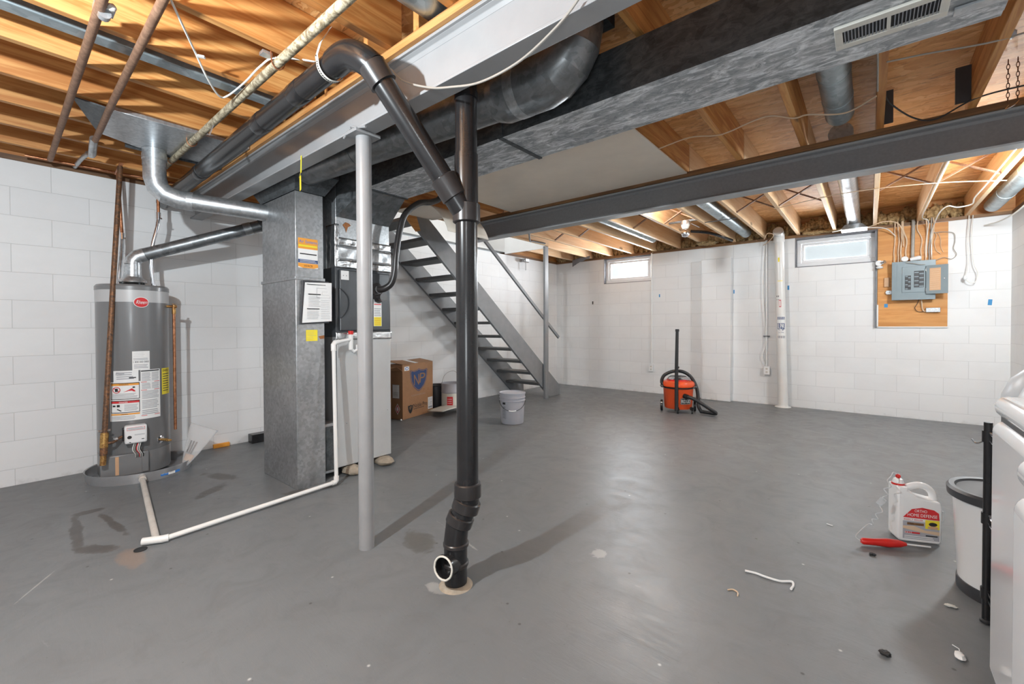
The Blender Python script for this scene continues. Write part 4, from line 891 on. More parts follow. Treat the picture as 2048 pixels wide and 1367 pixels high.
cable('black_cable', [(-1.66, 1.16, 2.30), (-1.55, 1.15, 2.202), (-1.38, 1.15, 2.115), (-1.25, 1.15, 2.072), (-1.10, 1.15, 2.036), (-.93, 1.15, 2.038), (-.80, 1.155, 2.08), (-.70, 1.16, 2.14), (-.60, 1.165, 2.25), (-.52, 1.16, 2.38)], .0042, 'wire_grey', 'dark cable sagging across the face of the glossy beam')

# ================================================================== CARDBOARD, PAILS
A = V(-4.39, 3.21, 0); B = V(-4.54, 3.81, 0); u = (B-A).normalized(); L = (B-A).length; n = u.cross(V(0, 0, 1)); D = .22; H0 = .675
t = thing('cardboard_box', 'brown cardboard box printed with a blue shield and two large letters', 'box', tuple((A+B)/2))
b = MB(); b.prism([A, B, B-n*D, A-n*D], (0, 0, H0), 'cardboard'); b.build('box_body', t, bevel=.004)
b = MB(); b.prism([A+V(0, 0, H0+.001), A+u*.30+V(0, 0, H0+.001), A+u*.30-n*.20+V(0, 0, H0+.03), A-n*.24-u*.05+V(0, 0, H0+.045)], (0, 0, .004), 'cardboard'); b.build('top_flap', t)
b = MB(); b.prism([A+u*.31+V(0, 0, H0+.001), B+V(0, 0, H0+.001), B-n*.20-u*.02+V(0, 0, H0+.035), A+u*.31-n*.20+V(0, 0, H0+.03)], (0, 0, .004), 'cardboard'); b.build('top_flap', t)
b = MB(); b.prism([A+V(0, 0, .60), A-n*D+V(0, 0, .64), A-n*D-u*.16+V(0, 0, .60), A-u*.10+V(0, 0, .655)], (0, 0, .004), 'cardboard'); b.build('side_flap', t)
b = MB(); b.prism([A+u*.24+V(0, 0, H0+.006), A+u*.31+V(0, 0, H0+.006), A+u*.31-n*.20+V(0, 0, H0+.036), A+u*.24-n*.20+V(0, 0, H0+.036)], (0, 0, .001), 'paper'); b.build('packing_tape', t)
b = Print(plane_map(A, u, (0, 0, 1)))
def shield(cx, top, w, h, m, k, dd=0):
    P = [(-.5, -.10), (-.44, -.045), (-.30, -.09), (-.12, -.06), (0, 0), (.12, -.06), (.30, -.09), (.44, -.045), (.5, -.10), (.47, -.35), (.43, -.55), (.30, -.78), (.12, -.94), (0, -1), (-.12, -.94), (-.30, -.78), (-.43, -.55), (-.47, -.35)]
    c = (0, -.45); pts = [(cx+w*(c[0]+(x-c[0])*(1-dd)), top+h*(c[1]+(y-c[1])*(1-dd))) for x, y in P]
    m0 = (cx, top-h*.45)
    for i in range(len(pts)): b.poly([m0, pts[i-1], pts[i]] if False else [m0, pts[(i+1) % len(pts)], pts[i]], m, k)
shield(.318, .608, .36, .295, 'navy', 2); shield(.318, .608, .36, .295, 'cardboard', 3, .05); shield(.318, .608, .36, .295, 'navy', 4, .11)
b.text('N', .215, .40, .318, .535, 'cardboard', 7, .0); b.text('P', .322, .42, .435, .545, 'cardboard', 8, .1)
b.rect(.032, .598, .125, .65, 'paper', 2); b.ell(.08, .624, .032, .018, 'blue', 3); b.ell(.08, .624, .022, .011, 'paper', 4)
b.rect(.505, .05, .608, .205, 'paper', 2); b.lines(.515, .10, .60, .19, 6); b.rect(.515, .06, .60, .085, 'greyink', 3)
b.lines(.16, .262, .46, .285, 2, 'greyink', 2, .15, .05)
shield(.145, .165, .095, .11, 'ink', 2); b.text('N', .122, .105, .142, .145, 'cardboard', 5); b.text('P', .146, .108, .166, .148, 'cardboard', 5)
b.text('Noble Pro', .205, .115, .485, .165, 'ink', 2); b.rect(.205, .098, .42, .104, 'ink', 2)
b.ell(.42, .33, .008, .008, 'rust_stain', 2); b.rect(.505, .305, .515, .34, 'rust_stain', 2)
b.build('box_printing', t, label='blue shield with the letters N and P')
b = Print(plane_map(A-n*D, n, (0, 0, 1))); b.rect(.06, .26, .17, .43, 'greyink', 1); b.rect(.065, .265, .165, .425, 'paper', 2); b.lines(.07, .28, .16, .34, 4); b.poly([(.10, .13), (.14, .20), (.18, .13), (.14, .06)], 'paper', 2); b.poly([(.11, .13), (.14, .185), (.17, .13), (.14, .075)], 'red', 3); b.poly([(.12, .13), (.14, .165), (.16, .13), (.14, .095)], 'paper', 4); b.build('side_labels', t, label='white shipping labels')
t = thing('dark_carton', 'dark open carton half hidden between the furnace and the printed box', 'box', (-4.55, 3.03, 0))
b = MB(); b.prism([(-4.42, 2.80, 0), (-4.43, 3.01, 0), (-4.66, 3.03, 0), (-4.66, 2.80, 0)], (0, 0, .60), 'cardboard_dark'); b.build('carton_body', t, bevel=.004)
b = Print(plane_map((-4.4195, 2.80, 0), (-.01, .21, 0), (0, 0, 1))); b.rect(.04, .13, .18, .28, 'paper', 1); b.lines(.06, .15, .16, .20, 3); b.build('shipping_label', t)
def pail(name, c, rb, rtp, h, m, label, lid=None):
    t = thing(name, label, 'bucket', c); c = V(*c)
    b = MB(); k = rtp-rb
    prof = [(0, .003), (rb-.004, .003), (rb, .01), (rb+k*.7, h*.72), (rb+k*.72, h*.74), (rb+k*.72+.010, h*.745), (rb+k*.72+.010, h*.755), (rb+k*.75, h*.76), (rb+k*.82, h*.84), (rb+k*.82+.009, h*.845), (rb+k*.82+.009, h*.855), (rb+k*.85, h*.86), (rb+k*.95, h*.95), (rtp+.004, h*.955), (rtp+.005, h), (rtp-.004, h)]
    prof += [(rtp-.006, h*.97), (rb-.006, .012), (0, .012)] if lid is None else []
    if lid: prof += [(rtp-.008, h-.008), (0, h-.008)]
    b.lathe(c, prof, m, 40); b.build('bucket_body', t, smooth=50); return t
t = pail('plastic_bucket', (-3.265, 3.95, 0), .132, .152, .365, 'bucket', 'pale lilac grey plastic bucket standing alone near the foot of the stairs', lid=1)
c = V(-3.265, 3.95, 0); fdir = R(-50)
pts = []
for i in range(21):
    a = fdir+R(-78+156*i/20); s = abs(i-10)/10; pts.append(c+V(math.cos(a)*(.150+.008), math.sin(a)*(.150+.008), .165+.11*s**2))
MB().tube(pts, .003, 'wire_black', 6).build('wire_handle', t)
MB().tube(pts[8:13], .007, 'white', 8).build('handle_grip', t)
b = Print(cyl_map(c, .1435, R(-90))); b.rect(-.03, .07, .018, .22, 'greyink', 4); b.lines(-.026, .075, .014, .21, 8, 'ink', 8, .2); b.rect(-.028, .235, .014, .26, 'ink', 4); b.build('printed_label', t, label='dark printed label')
t = thing('paint_pail', 'open metal paint pail with a raised wire handle behind the black stack', 'bucket', (-4.40, 4.02, .06))
c = V(-4.40, 4.02, .055)
b = MB(); b.lathe(c, [(0, 0), (.135, 0), (.138, .01), (.138, .19), (.1385, .20), (.142, .205), (.138, .21), (.138, .31), (.145, .312), (.145, .322), (.134, .322), (.132, .30), (.132, .02), (0, .02)], 'bucket', 36); b.build('pail_body', t, smooth=50)
b = Print(cyl_map(c, .139, R(-60))); b.rect(-.13, .02, .12, .19, 'offwhite', 1); b.rect(-.02, .03, .06, .15, 'red', 2); b.lines(-.01, .05, .05, .13, 3, 'paper', 3, .2); b.build('paper_label', t, label='off white label with a red block')
MB().tube(catmull([c+V(-.06, -.125, .30), c+V(-.045, -.09, .42), c+V(-.01, -.02, .475), c+V(.03, .06, .46), c+V(.06, .125, .30)], 7), .003, 'wire_grey', 6).build('wire_handle', t)
b = MB(); b.blob((-4.53, 3.93, .19), (.13, .13, .19), 'clear', .25, 3, 20, 14, seed=4); 
b = MB(); b.lathe((-4.655, 3.965, .0), [(0, .002), (.11, .002), (.125, .10), (.13, .25), (.125, .33), (.13, .335), (.12, .30), (.11, .02), (0, .02)], 'darkgrey', 24); b.build('dark_liner_bucket', label='dark battered bucket just left of the paint pail', cat='bucket')
b = MB(); b.sheet(lambda u, v: (-4.10-.30*v+.03*u, 3.60+.50*u, .035+.035*math.sin(u*2.8)-.0*v+.03*(1-v)*(1-u)+.02), 18, 8, 'offwhite'); b.build('bent_panel', label='bent off white panel scrap lying in front of the paint pail', cat='scrap', solid=.008)
b = MB(); b.blob((-4.15, 4.02, .035), (.09, .12, .034), 'stone', .2, 2, seed=9); b.build('paving_stone', label='flat dark stone beside the paint pail', cat='stone')
b = MB(); b.blob((-4.37, 3.17, .012), (.012, .012, .012), 'white', .2); b.build('white_pebble', label='tiny white pebble at the corner of the printed cardboard box', cat='pebble')

# ================================================================== SHOP VACUUM
vc = V(-1.965, 5.85, 0); RX = V(.948, .319, 0); FX_ = V(.319, -.948, 0)
def vp(r, f, z): return vc+RX*r+FX_*f+V(0, 0, z)
t = thing('shop_vacuum', 'orange and black wet dry vacuum with an upright black wand', 'vacuum', tuple(vc))
b = MB(); b.lathe(vc, [(0, .055), (.165, .055), (.172, .065), (.190, .335), (.192, .34)], 'orange_plastic', 44); b.build('drum', t)
b = MB(); b.lathe(vc, [(.192, .338), (.203, .345), (.206, .375), (.196, .40), (.17, .415), (.12, .42)], 'orange_plastic', 44); b.build('lid', t)
b = MB(); b.lathe(vc, [(.197, .322), (.200, .326), (.200, .338), (.19, .342)], 'black', 40); b.build('rim_band', t)
b = MB(); b.lathe(vc, [(.14, .412), (.13, .45), (.10, .475), (0, .485)], 'darkgrey', 30); b.build('motor_head', t)
b = MB(); b.lathe(vc+V(0, 0, .405), [(.150, 0), (.145, .03), (.140, .032)], 'red_plastic', 30); b.build('red_ring', t)
for s in (-1, 1):
    b = MB(); b.tube([vp(s*.20, .03, .33), vp(s*.215, .03, .345), vp(s*.205, .10, .345), vp(s*.19, .10, .335)], .014, 'darkgrey', 10); b.build('lid_latch', t)
ANG0 = math.degrees(math.atan2(FX_.y, FX_.x))
b = Print(cyl_map(vc, .178, R(-62+0))); w = math.radians(46)*.178
b.rect(0, .125, w, .205, 'ink', 9); b.frame(.004, .129, w-.004, .201, .002, 'paper', 11); b.text('RIDGID', .012, .143, w-.012, .187, 'paper', 12); b.build('name_plate', t, label='black name plate with white letters')
# wheels and casters
for s, f in ((-1, -.02), (1, -.10)):
    b = MB(); p = vp(s*.205, f, .075); b.lathe(p-RX*s*.012, [(.0, 0), (.072, 0), (.075, .004), (.075, .026), (.07, .03), (.03, .032), (0, .032)], 'black', 28, RX*s); b.build('wheel', t)
for s in (-.02, 1):
    p = vp(.17*s+.0, .155 if s < .5 else .10, 0)
    b = MB(); b.box((p.x-.02, p.y-.018, .045), (p.x+.02, p.y+.018, .085), 'black'); q = p+V(0, 0, .022); b.lathe(q-RX*.01, [(0, 0), (.022, 0), (.022, .02), (0, .02)], 'black', 18, RX); b.build('caster', t)
t2 = MB(); t2.tube([vp(-.02, .215, .045), vp(-.02, .215, .60), vp(-.012, .215, 1.10)], [.023, .022, .019], 'rubber', 20); t2.build('wand', t)
b = MB(); b.tube([vp(-.012, .215, .595), vp(-.012, .215, .62)], .025, 'rubber', 18); b.tube([vp(-.012, .215, 1.07), vp(-.012, .215, 1.10)], .024, 'rubber', 18); b.build('wand_collar', t)
def hose(pts, name='hose'):
    P = catmull(pts, 14); Rr = [.0235 if i % 2 else .0205 for i in range(len(P))]
    MB().tube(P, Rr, 'rubber', 16).build(name, t, smooth=60)
hose([vp(-.17, .08, .335), vp(-.205, .05, .40), vp(-.17, .04, .485), vp(-.06, .0, .535), vp(.06, -.02, .53), vp(.16, -.03, .46), vp(.225, -.02, .33), vp(.245, .0, .20), vp(.25, .03, .09), vp(.28, .06, .03)])
hose([vp(.085, .165, .232), vp(.16, .20, .22), vp(.26, .22, .17), vp(.36, .22, .105), vp(.44, .20, .05), vp(.42, .14, .03), vp(.33, .09, .03), vp(.27, .055, .03)])
b = MB(); b.tube([vp(.075, .155, .235), vp(.115, .185, .228)], [.034, .03], 'black', 20); b.build('hose_port', t)
b = MB(); b.sheet(lambda u, v: vp(-.12+.26*u, .09+.03*math.sin(v*3), .425+.05*v+.02*mnoise.noise(V(u*9, v*6, 1))), 14, 5, 'clear'); b.build('plastic_wrap', t, solid=.001)

# ================================================================== BACK WALL FIXTURES
t = thing('vent_pipe_riser', 'tall white plastic vent pipe standing against the back wall with a printed label', 'pipe', (-.93, 7.08, 0))
pt, pb = V(-.992, 7.10, 2.33), V(-.930, 7.075, .012)
b = MB(); b.tube([pb, pt], .060, 'pvc', 32); b.build('riser', t)
MB().tube([pt-V(0, 0, .02), pt+V(0, 0, .05), pt+V(0, -.03, .10), pt+V(0, -.09, .125)], [.068, .068, .066, .064], 'pvc', 28).build('top_elbow', t)
b = MB(); b.lathe(pb-V(0, 0, .010), [(.0, 0), (.10, 0), (.098, .006), (.066, .010), (.062, .03)], 'pvc', 32); b.build('floor_flange', t)
def cmv(z): p = pb.lerp(pt, (z-pb.z)/(pt.z-pb.z)); return p
pm = lambda x, y, k: cmv(y)+V(math.cos(R(-80)+x/.0605)*(.0608+k), math.sin(R(-80)+x/.0605)*(.0608+k), 0)
b = Print(pm); b.rect(-.05, .955, .05, 1.285, 'paper', 1); b.rect(-.045, 1.225, .045, 1.262, 'navy', 2); b.lines(-.04, 1.23, .04, 1.256, 2, 'paper', 3, .2)
b.rect(-.045, 1.09, .045, 1.175, 'navy', 2); b.ell(0, 1.095, .035, .025, 'navy', 2); b.text('LPA', -.038, 1.10, .038, 1.165, 'paper', 4); b.lines(-.04, 1.035, .04, 1.055, 1); b.rect(-.045, .965, .045, 1.0, 'greyink', 2)
b.build('printed_label', t, label='white label with blue print')
b = Print(pm); b.rect(-.02, 1.40, .005, 1.50, 'red', 1); b.rect(-.016, 1.41, .0, 1.49, 'paper', 2); b.rect(-.05, 1.54, -.02, 1.56, 'ink', 1); b.rect(-.05, 1.50, -.02, 1.507, 'ink', 1); b.rect(-.03, 1.76, .03, 1.768, 'yellow', 1); b.rect(-.02, 2.03, .0, 2.09, 'yellow', 1); b.build('small_marks', t, label='red gauge and yellow marks')
def outlet(name, x, z, label, h=.11, w_=.07):
    t = thing(name, label, 'outlet', (x, YB, z-h/2))
    MB().box((x-w_/2, YB-.045, z-h/2), (x+w_/2, YB-.001, z+h/2), 'pvc').build('outlet_box', t, bevel=.004)
    b = MB(); b.box((x-w_/2-.003, YB-.050, z-h/2-.003), (x+w_/2+.003, YB-.045, z+h/2+.003), 'white'); fp = b.build('face_plate', t, bevel=.002)
    b = Print(plane_map((x, YB-.0502, z), (1, 0, 0), (0, 0, 1)))
    for s in (-1, 1): b.ell(0, s*.024, .015, .015, 'offwhite', 1); b.rect(-.007, s*.024-.004, -.005, s*.024+.006, 'ink', 3); b.rect(.005, s*.024-.004, .007, s*.024+.006, 'ink', 3)
    b.build('sockets', fp); return t
outlet('wall_outlet', -2.853, .43, 'white surface outlet low on the back wall left of the vacuum')
outlet('wall_outlet', -1.142, .495, 'white surface outlet low on the back wall between chase and vent pipe')
MB().tube([(-2.855, YB-.016, .49), (-2.857, YB-.016, 2.37)], .011, 'pvc', 12).build('wall_conduit', label='thin white conduit running up beside the window near the stairs', cat='conduit')
MB().tube([(-1.148, YB-.016, .555), (-1.154, YB-.016, 2.37)], .012, 'pvc', 12).build('wall_conduit', label='thin white conduit running up between the chase and the vent pipe', cat='conduit')
cable('loose_wire', [(-1.16, YB-.03, .56), (-1.20, YB-.035, .72), (-1.165, YB-.03, .86), (-1.17, YB-.03, 1.2), (-1.195, YB-.03, 1.6), (-1.19, YB-.03, 2.0), (-1.17, YB-.03, 2.36)], .004, 'wire_white', 'thin white wire hanging loose beside the conduit left of the vent pipe')
MB().box((-1.19, YB-.034, .985), (-1.11, YB-.002, .995), 'darkgrey').build('conduit_strap', label='dark strap pinning the conduit left of the vent pipe', cat='strap')
# backer board and breaker panel
MB().box((.072, YB-.016, 1.125), (.702, YB-.001, 2.355), 'plywood').build('backer_board', label='orange plywood board behind the electrical panel', cat='board', bevel=.002)
b = MB()
b.box((.066, YB-.019, 1.118), (.082, YB-.001, 1.40), 'white_paint'); b.box((.066, YB-.019, 1.112), (.708, YB-.001, 1.126), 'white_paint'); b.build('painted_edge', label='white paint left on the lower edge of the plywood board', cat='paint edge')
MB().box((.045, YB-.03, 1.11), (.062, YB-.001, 2.34), 'reveal').build('board_strip', label='grey strip along the left side of the plywood board', cat='trim strip')
t = thing('breaker_panel', 'blue grey breaker panel with its door swung open on the plywood board', 'electrical panel', (.4, 7.12, 1.45))
py = YB-.016
b = MB(); b.box((.213, py-.085, 1.455), (.585, py-.0005, 1.905), 'panel_grey'); b.build('panel_box', t, bevel=.003)
b = MB(); b.box((.205, py-.092, 1.447), (.592, py-.086, 1.913), 'panel_grey'); cv = b.build('panel_cover', t, bevel=.002)
b = MB(); b.box((.298, py-.098, 1.535), (.505, py-.092, 1.845), 'panel_grey'); b.build('raised_plate', t, bevel=.003)
b = MB(); b.box((.325, py-.0995, 1.57), (.378, py-.0975, 1.74), 'ink'); b.box((.405, py-.0995, 1.595), (.492, py-.0975, 1.79), 'ink'); b.build('breaker_opening', t)
for col, x0, x1, z0, nb in ((0, .328, .350, 1.575, 10), (1, .353, .375, 1.575, 10), (2, .408, .446, 1.60, 11), (3, .451, .489, 1.60, 11)):
    for i in range(nb):
        MB().box((x0, py-.104, z0+i*.0165), (x1, py-.0995, z0+i*.0165+.012), 'panel_grey' if (i+col) % 3 == 0 else 'darkgrey').build('breaker', t)
b = MB(); b.box((.25, py-.095, 1.52), (.256, py-.092, 1.865), 'panel_grey'); b.build('rib', t)
hx = .512; dd = V(.175, -.045, 0).normalized(); nd = V(dd.y, -dd.x, 0)
o = V(hx, py-.102, 1.51)
b = MB(); P0 = [o, o+dd*.185, o+dd*.185+nd*.012, o+nd*.012]; b.prism(P0, (0, 0, .335), 'panel_grey'); dr = b.build('panel_door', t, bevel=.002)
b = Print(plane_map(o+nd*.0125, dd, (0, 0, 1))); b.rect(.03, .04, .125, .30, 'tan_label', 1); b.lines(.035, .05, .12, .29, 10, 'wire_tan', 2, .1); b.build('circuit_chart', dr, label='tan paper circuit chart')
b = MB(); b.lathe(o+nd*.012+dd*.16+V(0, 0, .17), [(.007, 0), (.006, .006), (0, .007)], 'chrome', 12, nd); b.build('door_latch', dr)
for z in (.05, .29): b = MB(); b.cyl(o+V(-.004, -.012, z-.02), o+V(-.004, -.012, z+.02), .004, 'chrome', 8); b.build('hinge', dr)
# cables down to the panel
xs = [.228, .266, .290, .335, .470, .509, .541, .561]
tops = [.235, .258, .30, .305, .44, .512, .56, .575]
for i, (x, tx) in enumerate(zip(xs, tops)):
    y = YB-.028
    MB().tube(catmull([(tx, YB-.02, 2.42), (tx-.005+.01*(i % 2), y, 2.30), (x+.006, y, 2.18), (x-.003, y, 2.05), (x, y-.01, 1.98), (x, y-.02, 1.912)], 6), .0065 if i not in (2, 3) else .0085, 'wire_tan' if i != 6 else 'wire_grey', 8).build('panel_cable', label='tan cable entering the breaker panel top, %s from the left' % ORD[i], cat='cable', group='cables entering the breaker panel')
MB().tube(catmull([(.40, YB-.02, 2.42), (.398, YB-.04, 2.25), (.395, YB-.042, 2.05), (.395, YB-.05, 1.95)], 6), .017, 'wire_grey', 12).build('service_cable', label='thick grey service cable entering the middle of the breaker panel top', cat='cable')
b = MB(); b.lathe((.322, YB-.085, 1.942), [(0, -.004), (.028, -.004), (.034, .003), (.034, .012), (.028, .018), (0, .02)], 'white', 28, (0, -1, .35)); b.build('smoke_alarm', label='round white disc resting on top of the breaker panel', cat='detector')
b = MB(); b.tube([(.372, YB-.06, 1.935), (.445, YB-.065, 1.948)], [.022, .028], 'white', 20); b.blob((.447, YB-.065, 1.948), .028, 'white', 0); b.build('flood_bulb', label='white reflector bulb lying on top of the breaker panel', cat='bulb')
t = thing('lamp_fixture', 'small white lamp holder at the right side of the window reveal by the panel', 'lamp', (.10, 7.10, 1.85))
b = MB(); b.cyl((.085, YB-.017, 1.92), (.085, YB-.07, 1.92), .035, 'white', 20); b.build('lamp_base', t); b = MB(); b.cyl((.115, YB-.07, 1.92), (.14, YB-.09, 1.93), .022, 'chrome', 16); b.build('socket', t); b = MB(); b.blob((.09, YB-.08, 1.865), (.035, .03, .018), 'white', .05); b.build('shade', t)
MB().box((.135, YB-.035, 1.62), (.185, YB-.0165, 1.735), 'tan_label').build('cover_plate', label='tan blank plate left of the breaker panel', cat='plate', bevel=.003)
b = MB(); b.box((.155, YB-.04, 1.525), (.205, YB-.0165, 1.575), 'galv_light'); b.cyl((.165, YB-.045, 1.55), (.165, YB-.04, 1.55), .018, 'galv', 12); b.cyl((.20, YB-.045, 1.55), (.20, YB-.04, 1.55), .018, 'galv', 12); b.build('bell_box', label='small metal box tucked against the left side of the breaker panel', cat='box', bevel=.003)
t = thing('panel_outlet', 'grey metal outlet box under the breaker panel', 'outlet', (.58, 7.15, 1.3))
MB().box((.515, YB-.05, 1.295), (.64, YB-.0165, 1.35), 'galv').build('outlet_box', t, bevel=.003)
b = MB(); b.box((.517, YB-.054, 1.297), (.638, YB-.050, 1.348), 'galv_light'); fp = b.build('cover_plate', t, bevel=.002)
b = Print(plane_map((.5775, YB-.0545, 1.3225), (1, 0, 0), (0, 0, 1)))
for s in (-1, 1): b.ell(s*.028, 0, .017, .016, 'white', 1); b.rect(s*.028-.006, -.004, s*.028-.004, .006, 'ink', 3); b.rect(s*.028+.004, -.004, s*.028+.006, .006, 'ink', 3)
b.build('sockets', fp)
cable('whip_cable', [(.475, YB-.05, 1.455), (.48, YB-.045, 1.40), (.485, YB-.04, 1.345), (.50, YB-.035, 1.31), (.52, YB-.035, 1.315)], .006, 'wire_tan', 'short tan cable between the panel bottom and the outlet below')
cable('ground_wire', [(.455, YB-.04, 1.455), (.44, YB-.035, 1.40), (.42, YB-.03, 1.35), (.45, YB-.03, 1.305), (.515, YB-.035, 1.305)], .003, 'wire_black', 'thin dark wire curling below the panel to the outlet')
cable('looped_wire', [(.572, YB-.03, 2.234), (.66, YB-.04, 2.235), (.744, YB-.03, 2.21), (.757, YB-.03, 2.12), (.745, YB-.03, 2.033), (.77, YB-.03, 1.96), (.73, YB-.03, 1.912), (.66, YB-.04, 1.935), (.568, YB-.05, 1.89), (.48, YB-.12, 1.86), (.40, YB-.13, 1.88), (.33, YB-.13, 1.90)], .0035, 'wire_grey', 'thin grey wire looping right of the plywood board')
cable('looped_wire', [(.58, YB-.025, 2.26), (.60, YB-.03, 2.20), (.585, YB-.03, 2.12), (.60, YB-.03, 2.03), (.64, YB-.03, 1.98)], .0035, 'wire_tan', 'short tan wire curling down the right part of the plywood board')
cable('looped_wire', [(.61, YB-.025, 2.24), (.635, YB-.03, 2.16), (.64, YB-.03, 2.06), (.66, YB-.03, 2.0)], .003, 'wire_tan', 'outermost tan wire curling down the right part of the plywood board')
t = thing('loose_lead', 'thin white cord with a small plug looping down the wall right of the panel', 'cord', (.88, 7.1, 1.63))
MB().tube(catmull([(.896, YB-.05, 2.39), (.884, YB-.08, 2.174), (.891, YB-.08, 2.002), (.904, YB-.08, 1.83), (.934, YB-.08, 1.726), (.917, YB-.08, 1.633), (.87, YB-.08, 1.627), (.838, YB-.08, 1.68), (.850, YB-.08, 1.766), (.862, YB-.08, 1.886), (.855, YB-.08, 2.092), (.865, YB-.05, 2.39)], 8), .004, 'wire_white', 8).build('cord', t)
b = MB(); b.blob((.835, YB-.08, 1.68), (.017, .014, .028), 'white', .05); b.build('plug', t)
cable('right_wall_cord', [(.99, YB-.03, 2.262), (1.06, 6.9, 2.25), (1.10, 6.5, 2.25), (1.13, 6.1, 2.29), (1.15, 5.5, 2.33)], .007, 'wire_white', 'thick white cord curving down at the right end of the back wall')
cable('joist_cable', [(.79, 4.4, 2.392), (.792, 5.6, 2.394), (.79, 6.2, 2.40), (.80, 6.45, 2.385), (.70, 6.45, 2.37), (.62, 6.40, 2.385), (.575, 6.6, 2.36), (.565, 7.0, 2.30), (.560, YB-.035, 2.22), (.560, YB-.04, 1.95)], .0065, 'wire_white', 'white cable looping out from a joist toward the panel, upper one')
cable('joist_cable', [(.46, 4.0, 2.392), (.45, 5.0, 2.394), (.455, 6.0, 2.392), (.46, 6.9, 2.39), (.52, 7.02, 2.36), (.52, YB-.04, 2.2), (.515, YB-.04, 1.95)], .005, 'wire_white', 'white cable stapled under a pale joist leading to the panel')
cable('joist_cable', [(-.10, 7.0, 2.36), (.0, 6.96, 2.365), (.12, 6.95, 2.40), (.24, 7.0, 2.38), (.30, 7.06, 2.28), (.315, YB-.04, 2.1)], .0055, 'wire_tan', 'tan cable arching over the window boot toward the panel')
cable('joist_cable', [(-.38, 7.02, 2.36), (-.20, 6.80, 2.335), (.05, 6.95, 2.34), (.16, 7.05, 2.32), (.24, YB-.03, 2.24)], .005, 'wire_white', 'white cable crossing just above the window by the panel')
cable('cross_cable', [(-1.15, 3.02, 2.392), (-.95, 3.04, 2.42), (-.79, 3.05, 2.392), (-.71, 3.05, 2.392), (-.50, 3.06, 2.43), (-.36, 3.10, 2.392), (-.29, 3.10, 2.391), (-.12, 3.20, 2.385), (.02, 3.10, 2.395)], .0045, 'wire_tan', 'tan cable strung under the joists in front of the dark beam')
cable('cross_cable', [(.04, 3.1, 2.50), (.06, 3.22, 2.43), (.10, 3.30, 2.39), (.20, 3.50, 2.365), (.30, 3.60, 2.37), (.44, 3.50, 2.40), (.62, 3.5, 2.41), (.80, 3.5, 2.40)], .0045, 'wire_black', 'black cable sagging in front of the dark beam at right')
cable('cross_cable', [(.055, 2.72, 2.39), (.20, 2.80, 2.41), (.42, 2.85, 2.40), (.62, 2.9, 2.43)], .004, 'wire_grey', 'grey cable strung under the joists between grille and chain')
cable('cross_cable', [(.0, 2.2, 2.44), (.02, 2.6, 2.40), (.025, 3.05, 2.40)], .004, 'wire_grey', 'grey cable running beside the joist right of the round duct')
cable('back_cable', [(-.8, 5.4, 2.398), (-.2, 5.2, 2.40), (.4, 5.3, 2.392), (.9, 5.6, 2.388)], .004, 'wire_tan', 'tan cable strung across the pale joists in front of the panel')
cable('back_cable', [(-3.1, 4.1, 2.52), (-3.25, 4.3, 2.44), (-3.5, 4.6, 2.38), (-3.75, 4.95, 2.36), (-3.85, 5.15, 2.40), (-3.88, 5.5, 2.42)], .012, 'wire_black', 'bundle of dark cables drooping beside the stair trimmer')
cable('back_cable', [(-1.15, 6.95, 2.35), (-1.10, 6.90, 2.42), (-1.04, 6.98, 2.40), (-1.12, 7.08, 2.33), (-1.19, 7.14, 2.30)], .005, 'wire_tan', 'tan cable bunch above the conduit left of the vent pipe')
# ceiling lamp holder in the back bay
t = thing('ceiling_lampholder', 'silver lamp holder with a clear bulb fixed between the back joists', 'lamp', (-1.74, 5.5, 2.3))
b = MB(); b.cyl((-1.77, 5.52, 2.44), (-1.77, 5.52, 2.395), .055, 'galv', 24); b.bar((-1.97, 5.52, 2.44), (-1.60, 5.52, 2.44), .03, .02, 'galv_dark'); b.build('junction_box', t)
b = MB(); b.lathe((-1.77, 5.52, 2.40), [(.045, 0), (.05, -.02), (.035, -.05), (.028, -.055)], 'offwhite', 24); b.build('socket', t)
b = MB(); b.lathe((-1.77, 5.52, 2.35), [(.02, 0), (.03, -.02), (.048, -.05), (.05, -.07), (.035, -.10), (0, -.112)], 'chrome', 28); b.build('bulb', t)
b = MB(); b.bar((-1.70, 5.52, 2.40), (-1.62, 5.58, 2.35), .012, .003, 'galv_light'); b.build('pull_bracket', t)
MB().tube(catmull([(-1.95, 6.3, 2.47), (-1.75, 6.4, 2.44), (-1.62, 6.6, 2.40), (-1.55, 6.9, 2.38)], 5), .02, 'black', 12).build('short_black_pipe', label='short black pipe stub between the back joists above the chase', cat='pipe')
b = MB(); b.sheet(lambda u, v: (-4.30+.36*u, 6.98-.03*math.sin(u*4), 2.37+.05*u-.12*v*(1-.7*u)+.02*mnoise.noise(V(u*7, v*4, 3))), 16, 6, 'reveal'); b.build('hanging_scrap', label='torn dark grey scrap hanging under the joists left of the far window', cat='scrap', solid=.006)
b = MB(); b.blob((-1.9, 6.9, 2.385), (.14, .10, .03), 'insulation', .7, 4, 20, 12, seed=12); b.build('fallen_insulation', label='shredded brown insulation hanging above and left of the chase', cat='insulation')
b = MB(); b.box((-4.76, 6.02, 2.28), (-4.66, 6.12, 2.33), 'galv'); b.tube([(-4.70, 6.07, 2.28), (-4.70, 6.07, 2.13)], .007, 'galv', 8); b.cyl((-4.70, 6.0, 2.30), (-4.70, 6.14, 2.30), .03, 'galv', 12); b.build('valve_bracket', label='small metal bracket with a rod high on the wall beyond the stairs', cat='bracket')
def tape(x, z, w_, h, label, rot=0): MB().box((x-w_/2, YB-.0018, z-h/2), (x+w_/2, YB-.0004, z+h/2), 'tape_blue', Matrix.Rotation(rot, 3, 'Y')).build('masking_tape', label=label, cat='tape', group='scraps of blue tape on the back wall')
